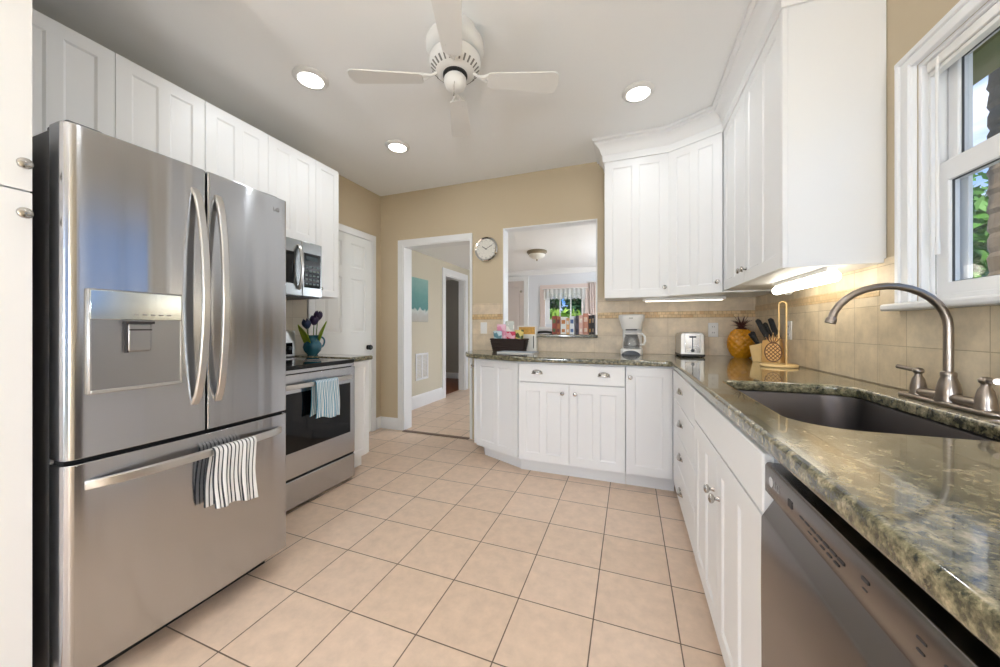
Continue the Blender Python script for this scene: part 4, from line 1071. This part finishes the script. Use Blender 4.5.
for k, (dx, dz) in enumerate(((-.028, .030), (-.015, .042), (0, .05), (.015, .042), (.028, .030))):
    on.prism([(dx * .2 - .006, .094), (dx * .2 + .006, .094), (dx * .75 + .004, .094 + dz * .6), (dx, .094 + dz), (dx * .7 - .005, .094 + dz * .6)], -.004, .004, 'xz')
oM = Matrix.Translation((-.040, -.040, .015)) @ Matrix.Rotation(R(-20), 4, 'Z') @ Matrix.Scale(1.28, 4)
oo = on.xf(oM).build('pineapple_ornament', M['wood'], ph_, bevel=.001)
ln_ = MB()
for k in range(-4, 5):
    for sg in (-1, 1):
        pts_ = []
        for q in range(-20, 21):
            x = .03 * q / 20; z = .055 + k * .017 + sg * x * 1.1
            if (x / .027) ** 2 + ((z - .055) / .039) ** 2 < 1: pts_.append((x, -.0045, z))
        if len(pts_) > 1: ln_.tube([pts_[0], pts_[-1]], .0016, 5)
ln_.tube([(.030 * math.cos(2 * PI * k / 28), -.0045, .055 + .042 * math.sin(2 * PI * k / 28)) for k in range(28)], .0026, 5, closed=True)
for k, (dx, dz) in enumerate(((-.028, .030), (-.015, .042), (0, .05), (.015, .042), (.028, .030))): ln_.tube([(dx * .2, -.0045, .094), (dx * .9, -.0045, .094 + dz * .85)], .0022, 5)
ln_.xf(oM).build('burnt_lines', M['woodline'], oo)
# outlets and switch
def plate(name, label, cat, loc, rz, rockers):
    t = thing(name, label, cat, loc, rz)
    MB().box(-.036, .036, -.006, 0, -.058, .058).build('cover_plate', M['white_pl'], t, bevel=.003)
    if rockers: MB().box(-.016, .016, -.009, -.005, -.033, .033).build('rocker', M['white_pl'], t, bevel=.002)
    else:
        for z in (-.024, .024):
            s_ = MB().box(-.017, .017, -.0085, -.005, z - .016, z + .016).build('socket', M['white_pl'], t, bevel=.002)
            MB().box(-.008, -.005, -.0089, -.0084, z - .004, z + .006).box(.005, .008, -.0089, -.0084, z - .004, z + .006).build('slots', M['ink'], s_)
    return t
plate('wall_outlet', 'white outlet on the far tiles between toaster and pineapple jar', 'outlet', (.64, YF - .0092, 1.135), 0, False)
plate('wall_outlet', 'white outlet on the tiles beside the paper towel holder', 'outlet', (XR - .0092, 2.655, 1.135), R(-90), False)
plate('light_switch', 'white light switch half hidden behind the flower packets', 'switch', (-1.40, YF - .0092, 1.15), 0, True)
# wall clock
ck = thing('wall_clock', 'round silver wall clock between the doorway and the pass-through', 'clock', (-1.372, YF - .001, 1.955))
MB().lathe([(.0, 0), (.112, 0), (.124, .008), (.126, .02), (.116, .030), (.104, .024), (.104, .016), (0, .016)], n=48, axis='y', capped=False).build('rim', M['chrome'], ck, smooth=True)
MB().lathe([(0, .017), (.104, .017)], n=40, axis='y', capped=False).build('face', M['clockface'], ck)
mk = MB()
for k in range(12):
    a = 2 * PI * k / 12; st = len(mk.v); mk.box(-.0025, .0025, -.0185, -.0172, .084, .096); mk.xf(Matrix.Rotation(a, 4, 'Y'), st)
mk.build('hour_marks', M['mark'], ck)
hn = MB(); hn.box(-.003, .003, -.021, -.019, -.01, .05); hn.xf(Matrix.Rotation(R(-58), 4, 'Y')); st = len(hn.v); hn.box(-.002, .002, -.0225, -.0212, -.012, .078); hn.xf(Matrix.Rotation(R(62), 4, 'Y'), st)
hn.build('hands', M['ink'], ck)

# basket with packets, box and magazine at the peninsula end
BKX, BKY = -1.085, 3.175
bk = thing('wicker_basket', 'dark woven tray basket of colourful packets under the pass-through', 'basket', (BKX, BKY, CT))
bm_ = MB()
def rect(w_, d_, z): return [(x, y, z) for x, y in rounded([(-w_, -d_, .012), (w_, -d_, .012), (w_, d_, .012), (-w_, d_, .012)], 4)]
rs = [rect(.150, .053, 0), rect(.158, .057, .035), rect(.168, .060, .080), rect(.174, .062, .118), rect(.177, .064, .125), rect(.171, .059, .125), rect(.164, .056, .080), rect(.147, .050, .008)]
k_ = len(rs[0])
for r_ in rs: bm_.v += r_
for i in range(len(rs) - 1):
    for j in range(k_): bm_.f.append((i * k_ + j, i * k_ + (j + 1) % k_, (i + 1) * k_ + (j + 1) % k_, (i + 1) * k_ + j))
bm_.f += [tuple(range(k_)), tuple((len(rs) - 1) * k_ + j for j in range(k_))]; bm_.mi = [0] * len(bm_.f)
bm_.build('tray', M['basket'], bk, smooth=True)
wv_ = MB()
for k in range(7):
    q = k / 6; w_, d_ = .151 + .023 * q, .053 + .009 * q
    wv_.tube([(x, y, .010 + .106 * q) for x, y, _ in rect(w_ + .002, d_ + .002, 0)], .006, 6, closed=True)
wv_.build('weave', M['basket'], bk, smooth=True)
def packet(label, x, y, w_, h, c1, c2, lean, tilt=0.0, tk=.022, top=.0):
    t = thing('snack_packet', label, 'packet', (BKX + x, BKY + y, CT + .012), tilt, 'packets in the dark basket')
    m_ = newmat('packet_print'); mm, n, l, p = m_
    tt = n.new('ShaderNodeTexVoronoi'); tt.inputs['Scale'].default_value = 26; co = n.new('ShaderNodeTexCoord'); l.new(co.outputs['Object'], tt.inputs['Vector'])
    sx3 = n.new('ShaderNodeSeparateColor'); l.new(tt.outputs['Color'], sx3.inputs['Color'])
    gt = n.new('ShaderNodeMath'); gt.operation = 'GREATER_THAN'; gt.inputs[1].default_value = .55; l.new(sx3.outputs['Red'], gt.inputs[0])
    mx3 = n.new('ShaderNodeMix'); mx3.data_type = 'RGBA'; mx3.inputs['A'].default_value = srgb(*c1); mx3.inputs['B'].default_value = srgb(*c2)
    l.new(gt.outputs[0], mx3.inputs['Factor']); l.new(mx3.outputs['Result'], p.inputs['Base Color']); p.inputs['Roughness'].default_value = .3
    def pk(sign):
        def fn(u, v):
            b_ = tk * (math.sin(PI * u) ** .5) * (math.sin(PI * min(max(v, .0), 1)) ** .5)
            return ((u - .5) * w_ * (1 - .06 * math.sin(PI * v)), sign * b_ + lean * v * h, h * v)
        return fn
    g_ = MB().grid(pk(-1), 14, 14); g_.grid(pk(1), 14, 14)
    g_.build('pouch', mm, t, smooth=True)
    cr_ = MB()
    for k in range(16):
        x0 = -w_ / 2 + w_ * k / 16; cr_.prism([(x0, h), (x0 + w_ / 16, h), (x0 + w_ / 32, h + .008)], lean * h - .001, lean * h + .001, 'xz')
    cr_.build('crimped_top', mm, t)
packet('pale blue packet at the doorway end of the basket', -.105, -.030, .09, .18, (186, 208, 216), (96, 138, 148), -.05)
packet('pink packet standing tall behind the pale blue one', -.085, .030, .11, .245, (232, 150, 178), (240, 196, 210), .0)
packet('white packet rising highest in the middle of the basket', -.005, .030, .09, .275, (236, 234, 228), (200, 206, 198), .0)
packet('crimson packet in front of the white one', .030, -.028, .095, .175, (206, 48, 84), (238, 176, 190), -.1)
packet('yellow and green packet at the window end of the basket', .105, -.02, .09, .19, (222, 202, 116), (72, 84, 40), .0)
bxm = newmat('snack_box_print'); mm, n, l, p = bxm
bx_ = thing('snack_box', 'white box with orange picture standing behind the basket', 'box', (-.93, 3.265, CT))
MB().box(-.095, .095, -.022, .022, 0, .245).build('carton', mat('white_card', (238, 234, 224), .5), bx_, bevel=.002)
MB().box(-.08, .080, -.0232, -.022, .165, .235).build('picture_panel', mat('orange_print', (214, 158, 72), .5, var=.6, scale=40), bx_)
MB().box(.062, .070, -.0232, -.022, .03, .15).build('side_print', M['ink'], bx_)
mg = thing('magazine', 'pale blue magazine lying flat in front of the basket', 'magazine', (-.945, 3.005, CT), R(-3))
MB().box(-.17, .17, -.085, .085, 0, .010).build('pages', M['white_pl'], mg, bevel=.002)
MB().box(-.171, .171, -.086, .086, .010, .0115).build('cover', mat('pale_blue_print', (196, 206, 220), .35, var=.12, scale=18), mg)

# books on the pass-through sill
def ux(u, y):                       # x on the line of sight of image column u at depth y
    a = (u - 500) / 349.0; c_, s_ = math.cos(R(20.4)), math.sin(R(20.4))
    return (a * c_ - s_) / (a * s_ + c_) * y
books = [(552, 556.3, .175, (150, 62, 50), (84, 100, 60), 'red and green spined cookbook, first from the open end of the sill'),
         (556.5, 560.2, .170, (176, 104, 66), (110, 44, 40), 'orange and maroon spined cookbook beside the red and green one'),
         (560.6, 566, .165, (236, 236, 234), (198, 128, 70), 'thick white cookbook with orange lower band'),
         (566.2, 569.3, .155, (226, 176, 120), (240, 236, 226), 'short tan and cream cookbook beside the thick white one'),
         (569.6, 574.3, .170, (232, 234, 240), (86, 110, 160), 'white cookbook with blue title blocks'),
         (575.6, 578.6, .175, (72, 66, 84), (40, 36, 50), 'thin dark slate cookbook'),
         (578.9, 582.8, .180, (216, 176, 166), (236, 214, 204), 'dusty pink cookbook between the dark slate and the salmon ones'),
         (583.1, 588.2, .195, (206, 142, 118), (236, 200, 180), 'tall salmon cookbook, thickest of the dark end'),
         (588.6, 591.4, .175, (58, 42, 36), (180, 130, 60), 'dark brown cookbook with gilt blocks'),
         (591.6, 594.2, .180, (36, 32, 34), (150, 130, 110), 'black cookbook, last before the upper cabinet')]
for u0, u1, h, c1, c2, lab in books:
    yb = YF + .01; x0, x1 = ux(u0, yb), ux(u1, yb)
    t = thing('cookbook', lab, 'book', ((x0 + x1) / 2, yb, PZ0 + .0285), 0, 'cookbooks on the pass-through sill')
    w_ = (x1 - x0) / 2 - .0004
    MB().box(-w_ + .0025, w_ - .0025, .004, .125, .003, h - .004).build('pages', M['lace'], t)
    MB().box(-w_, w_, 0, .003, 0, h).box(-w_, -w_ + .002, 0, .128, 0, h).box(w_ - .002, w_, 0, .128, 0, h).build('cover', mat('book_cloth', c1, .5, var=.15, scale=30), t, bevel=.0006)
    MB().box(-w_ * .7, w_ * .7, -.0008, .0005, h * .60, h * .82).box(-w_ * .6, w_ * .6, -.0008, .0005, h * .12, h * .30).build('title_block', mat('book_print', c2, .5, var=.4, scale=60), t)
# chair seen over the sill
ch = thing('dining_chair', 'black metal chair with curved top rail beyond the pass-through', 'chair', (-.90, 4.02, 0), R(4))
for sx_ in (-1, 1):
    MB().tube([(sx_ * .20, -.20, 0), (sx_ * .19, -.19, .44), (sx_ * .15, -.21, .95), (sx_ * .135, -.215, 1.075)], .011, 10).build('leg', M['iron'], ch, smooth=True)
    MB().tube([(sx_ * .20, .20, 0), (sx_ * .19, .19, .44)], .011, 10).build('leg', M['iron'], ch, smooth=True)
MB().tube([(.145 * math.cos(PI * k / 16), -.215, 1.055 + .052 * math.sin(PI * k / 16)) for k in range(17)], .014, 10).build('top_rail', M['iron'], ch, smooth=True)
MB().tube([(-.155, -.21, .80), (0, -.215, .82), (.155, -.21, .80)], .010, 8).build('back_rail', M['iron'], ch, smooth=True)
MB().prism(rounded([(-.21, -.21, .05), (.21, -.21, .05), (.21, .21, .05), (-.21, .21, .05)]), .44, .47).build('seat', M['iron'], ch, bevel=.008)

# hall: picture and vent
pc = thing('wall_picture', 'teal seascape canvas on the hallway wall', 'picture', (-2.869, 3.98, 1.24))
MB().box(0, .03, 0, .56, 0, .625).build('canvas', M['canvas'], pc, bevel=.003)
vg = thing('vent_grille', 'white return air grille low on the hallway wall', 'vent', (-2.869, 4.25, .39))
MB().box(0, .008, 0, .33, 0, .03).box(0, .008, 0, .33, .36, .39).box(0, .008, 0, .03, 0, .39).box(0, .008, .30, .33, 0, .39).box(0, .008, .15, .18, 0, .39).build('frame', M['trim'], vg, bevel=.002)
sl = MB()
for k in range(16):
    st = len(sl.v); sl.box(0, .002, .03, .30, -.008, .008); sl.xf(Matrix.Translation((.004, 0, .04 + k * .0205)) @ Matrix.Rotation(R(35), 4, 'Y'), st)
sl.build('louvres', M['trim'], vg)

# ================================================================== ceiling
fn_ = thing('ceiling_fan', 'white four-blade hugger ceiling fan with pull chain', 'fan', (-.835, 1.59, ZC))
MB().lathe([(0, 0), (.105, 0), (.108, -.03), (.118, -.055), (.142, -.066), (.148, -.080), (.148, -.098), (.138, -.118), (.115, -.128), (0, -.128)], n=40, capped=False).build('canopy', M['fan'], fn_, smooth=True)
mo = MB().lathe([(.10, -.12), (.112, -.135), (.127, -.15), (.131, -.175), (.122, -.195), (.098, -.218), (.07, -.228), (0, -.230)], n=48, capped=False).build('motor_housing', M['fan'], fn_, smooth=True)
sm = MB()
for k in range(28):
    a = 2 * PI * k / 28; st = len(sm.v); sm.box(-.0145, .0145, -.0035, .0035, -.0012, .0012)
    sm.xf(Matrix.Rotation(a, 4, 'Z') @ Matrix.Translation((.110, 0, -.2072)) @ Matrix.Rotation(R(-43), 4, 'Y'), st)
sm.build('vent_slots', M['fanslot'], mo)
MB().lathe([(.062, -.229), (.062, -.236), (.045, -.240), (.04, -.244)], n=32, capped=False).build('collar', M['black'], fn_, smooth=True)
MB().lathe([(0, -.236), (.046, -.238), (.056, -.250), (.057, -.268), (.049, -.292), (.034, -.306), (.012, -.313), (0, -.314)], n=32, capped=False).build('switch_cup', M['fan'], fn_, smooth=True)
MB().tube([(.02, -.045, -.295), (.022, -.055, -.32), (.022, -.055, -.355)], .0015, 6).lathe([(0, -.375), (.004, -.372), (.005, -.362), (.002, -.353), (0, -.353)], (.022, -.055, 0), n=10, capped=False).build('pull_chain', M['pewter'], fn_, smooth=True)
A0 = math.atan2(.207, .487)
for k in range(4):
    a = A0 + k * PI / 2
    bl = rounded([(.165, -.045, .018), (.52, -.066, .030), (.532, 0, .04), (.52, .066, .030), (.165, .045, .018)], 5)
    b_ = MB().prism(bl, -.003, .003); b_.xf(Matrix.Rotation(a, 4, 'Z') @ Matrix.Translation((0, 0, -.252)) @ Matrix.Rotation(R(-9), 4, 'X'))
    bo = b_.build('blade', M['fan'], fn_, bevel=.001)
    ar = MB().tube([(.085, 0, -.212), (.12, 0, -.235), (.15, -.014, -.243), (.185, -.030, -.243), (.222, -.026, -.246)], .007, 8).tube([(.085, 0, -.212), (.12, 0, -.235), (.15, .014, -.243), (.185, .030, -.252), (.222, .026, -.252)], .007, 8).tube([(.12, 0, -.235), (.165, 0, -.243), (.228, 0, -.247)], .007, 8)
    ar.xf(Matrix.Rotation(a, 4, 'Z')); ar.build('blade_arm', M['fan'], fn_, smooth=True)

def downlight(x, y, label):
    t = thing('recessed_light', label, 'light', (x, y, ZC), 0, 'round ceiling lights')
    MB().lathe([(.0, -.0), (.098, 0), (.100, -.006), (.092, -.016), (.072, -.020), (.070, -.012), (0, -.012)], n=40, capped=False).build('trim_ring', M['fan'], t, smooth=True)
    MB().lathe([(0, -.0165), (.045, -.0165), (.0695, -.0145)], n=36, capped=False).build('diffuser', M['lamp'], t, smooth=True)
    d = bpy.data.lights.new('recessed_lamp', 'AREA'); d.shape = 'DISK'; d.size = .13; d.energy = LAMP_W; d.color = LAMP_COL
    o = bpy.data.objects.new('recessed_lamp', d); COL.objects.link(o); o.parent = t; o.location = (0, 0, -.024)
downlight(-1.815, 1.585, 'round ceiling light over the fridge, left of the fan')
downlight(-1.815, 2.43, 'round ceiling light nearest the panelled door')
downlight(.05, 2.41, 'round ceiling light near the corner crown moulding')
downlight(.05, .75, 'added round ceiling light over the sink aisle, out of frame, for even fill')  # extra light out of view, added for even fill
downlight(-1.2, -.6, 'added round ceiling light behind the camera, for even fill')  # another unseen light added to even out the room
def pendant(x, y, z, label, zc, w):  # made-up hanging globes, out of view, used as fill
    t = thing('added_globe_pendant', label, 'lamp', (x, y, zc), 0, 'added globe pendants')
    MB().lathe([(0, 0), (.06, 0), (.06, -.012), (.03, -.03), (0, -.03)], n=28, capped=False).build('ceiling_rose', M['fan'], t, smooth=True)
    MB().tube([(0, 0, -.02), (0, 0, z - zc + .15)], .003, 8).build('flex', M['white_pl'], t)
    MB().lathe([(0, .19), (.025, .19), (.035, .13), (0, .13)], (0, 0, z - zc), n=20, capped=False).build('lamp_holder', M['pewter'], t, smooth=True)
    g_ = MB().lathe([(.14 * math.sin(PI * k / 18), .14 * math.cos(PI * k / 18)) for k in range(1, 18)], (0, 0, z - zc), n=32).build('globe', mat('opal_fill_globe', (255, 255, 255), .4, emit=(236, 245, 255), estr=w / (4 * PI * PI * .14 ** 2)), t, smooth=True)
    return t
def added_floor_lamp(x, y, z, label, w):  # made-up lamps out of view that lift the whole room and ceiling
    t = thing('added_floor_lamp', label, 'lamp', (x, y, 0), 0, 'added globe floor lamps')
    MB().lathe([(0, 0), (.15, 0), (.15, .015), (.03, .03), (0, .03)], n=32, capped=False).build('base', M['pewter'], t, smooth=True)
    MB().tube([(0, 0, .02), (0, 0, z - .13)], .011, 12).build('pole', M['pewter'], t, smooth=True)
    MB().lathe([(.16 * math.sin(PI * k / 18), z + .16 * math.cos(PI * k / 18)) for k in range(1, 18)], n=32).build('globe', mat('opal_fill_globe', (255, 255, 255), .4, emit=(236, 245, 255), estr=w / (4 * PI * PI * .16 ** 2)), t, smooth=True)
added_floor_lamp(-1.45, -1.72, 1.12, 'added opal globe floor lamp behind the camera for fill, nearer the fridge side', FILL_GLOBE_W)
added_floor_lamp(.45, -1.45, 1.12, 'added opal globe floor lamp behind the camera for fill, nearer the sink side', FILL_GLOBE_W)
pendant(-4.15, 5.35, 1.8, 'added unseen opal globe pendant brightening the side room off the hallway', ZH, 4.0)  # hidden globe added because the side room came out too dark
pendant(.75, 5.0, 1.62, 'added unseen opal globe pendant giving fill light to the dining room', ZH, DINING_FILL_W)  # hidden globe added as side light for the dining room

# ================================================================== outdoors
smesh('ground', MB().box(-25, 60, -40, 60, -.5, -.35), M['lawn'])
smesh('roof_eave', MB().box(XR + .10, 1.44, -3, 4.2, 2.40, 2.43), M['soffit'])
smesh('trim_eave_board', MB().box(1.44, 1.62, -3, 4.2, 2.37, 2.52), M['soffit2'])
def leafy(name, label, cat, loc, crown, n, size, m, trunk=None, seed=1, group=None):
    rnd = random.Random(seed); t = thing(name, label, cat, loc, 0, group); mb = MB()
    for _ in range(n):
        cx, cy, cz, rx, ry, rz_ = rnd.choice(crown)
        while True:
            p = Vector((rnd.uniform(-1, 1), rnd.uniform(-1, 1), rnd.uniform(-1, 1)))
            if .45 < p.length < 1: break
        c_ = Vector((cx + p.x * rx, cy + p.y * ry, cz + p.z * rz_))
        q = Vector((rnd.gauss(0, 1), rnd.gauss(0, 1), rnd.gauss(0, .6))).normalized(); r_ = q.cross(Vector((rnd.gauss(0, 1), rnd.gauss(0, 1), rnd.gauss(0, 1)))).normalized()
        s_ = size * rnd.uniform(.6, 1.3)
        mb._add([c_ - q * s_, c_ + r_ * s_ * .45, c_ + q * s_, c_ - r_ * s_ * .45], [(0, 1, 2, 3)])
    mb.build('foliage', m, t, merge=False)
    if trunk:
        h, r0 = trunk; MB().tube([(0, 0, -.1), (.04, 0, h * .4), (0, .03, h)], [r0, r0 * .9, r0 * .6], 12).build('trunk', M['bark'], t, smooth=True)
    return t
# palm-like trunk just outside the sink window
tk = thing('palm_trunk', 'rough brown tree trunk close outside the sink window', 'tree', (2.66, 3.66, -.36))
tm = MB(); pr = []
for k in range(130):
    z = 4.6 * k / 129; pr.append((.155 + .006 * (k % 2) + .006 * math.sin(k * 1.7), z))
tm.lathe([(0, 0)] + pr + [(0, 4.6)], n=20, capped=False); tm.build('trunk', M['bark'], tk)
cwm = MB(); rnd = random.Random(9)
for k in range(22):
    a = 2 * PI * k / 22 + rnd.uniform(-.1, .1); el = rnd.uniform(.1, 1.0)
    def fr_n(u, v, a=a, el=el):
        x = 1.7 * v; z = 4.6 + 1.5 * math.sin(el) * v - 1.5 * v * v; w_ = .16 * math.sin(PI * min(1, v + .05)) * (u - .5) * 2
        return (x * math.cos(a) - w_ * math.sin(a), x * math.sin(a) + w_ * math.cos(a), z - .08 * abs(u - .5))
    cwm.grid(fr_n, 2, 8)
cwm.build('fronds', M['bush3'], tk, smooth=True)
leafy('garden_tree', 'green broadleaf tree outside the sink window beyond the trunk', 'tree', (7.2, 10.6, -.36), [(0, 0, 2.6, 2.6, 2.6, 2.2), (.4, -.6, 1.0, 2.6, 2.2, 1.2), (-1.0, .6, 3.6, 1.5, 1.5, 1.3)], 12000, .12, M['bush'], (2.4, .16), 11)
leafy('garden_tree', 'darker green tree behind, seen low through the sink window', 'tree', (12.5, 15.0, -.36), [(0, 0, 2.2, 3.2, 2.6, 2.6), (1.0, -1, 3.4, 2.2, 2.2, 2.0)], 8000, .17, M['bush3'], (2.4, .2), 12)
leafy('garden_shrub', 'bright yellow green shrub low outside the dining window', 'shrub', (-2.0, 9.0, -.36), [(0, 0, 1.0, 2.4, .9, 1.0)], 7000, .09, M['bush2'], None, 13)
leafy('garden_tree', 'dark green tree outside the left panes of the dining window', 'tree', (-3.5, 11.8, -.36), [(0, 0, 2.2, 1.3, 1.5, 2.0)], 5000, .14, M['bush'], (1.8, .15), 14)
leafy('garden_tree', 'blue green tree outside the right panes of the dining window', 'tree', (-.8, 12.0, -.36), [(0, 0, 2.2, 1.3, 1.6, 2.0)], 5000, .14, M['bush3'], (1.8, .15), 15)
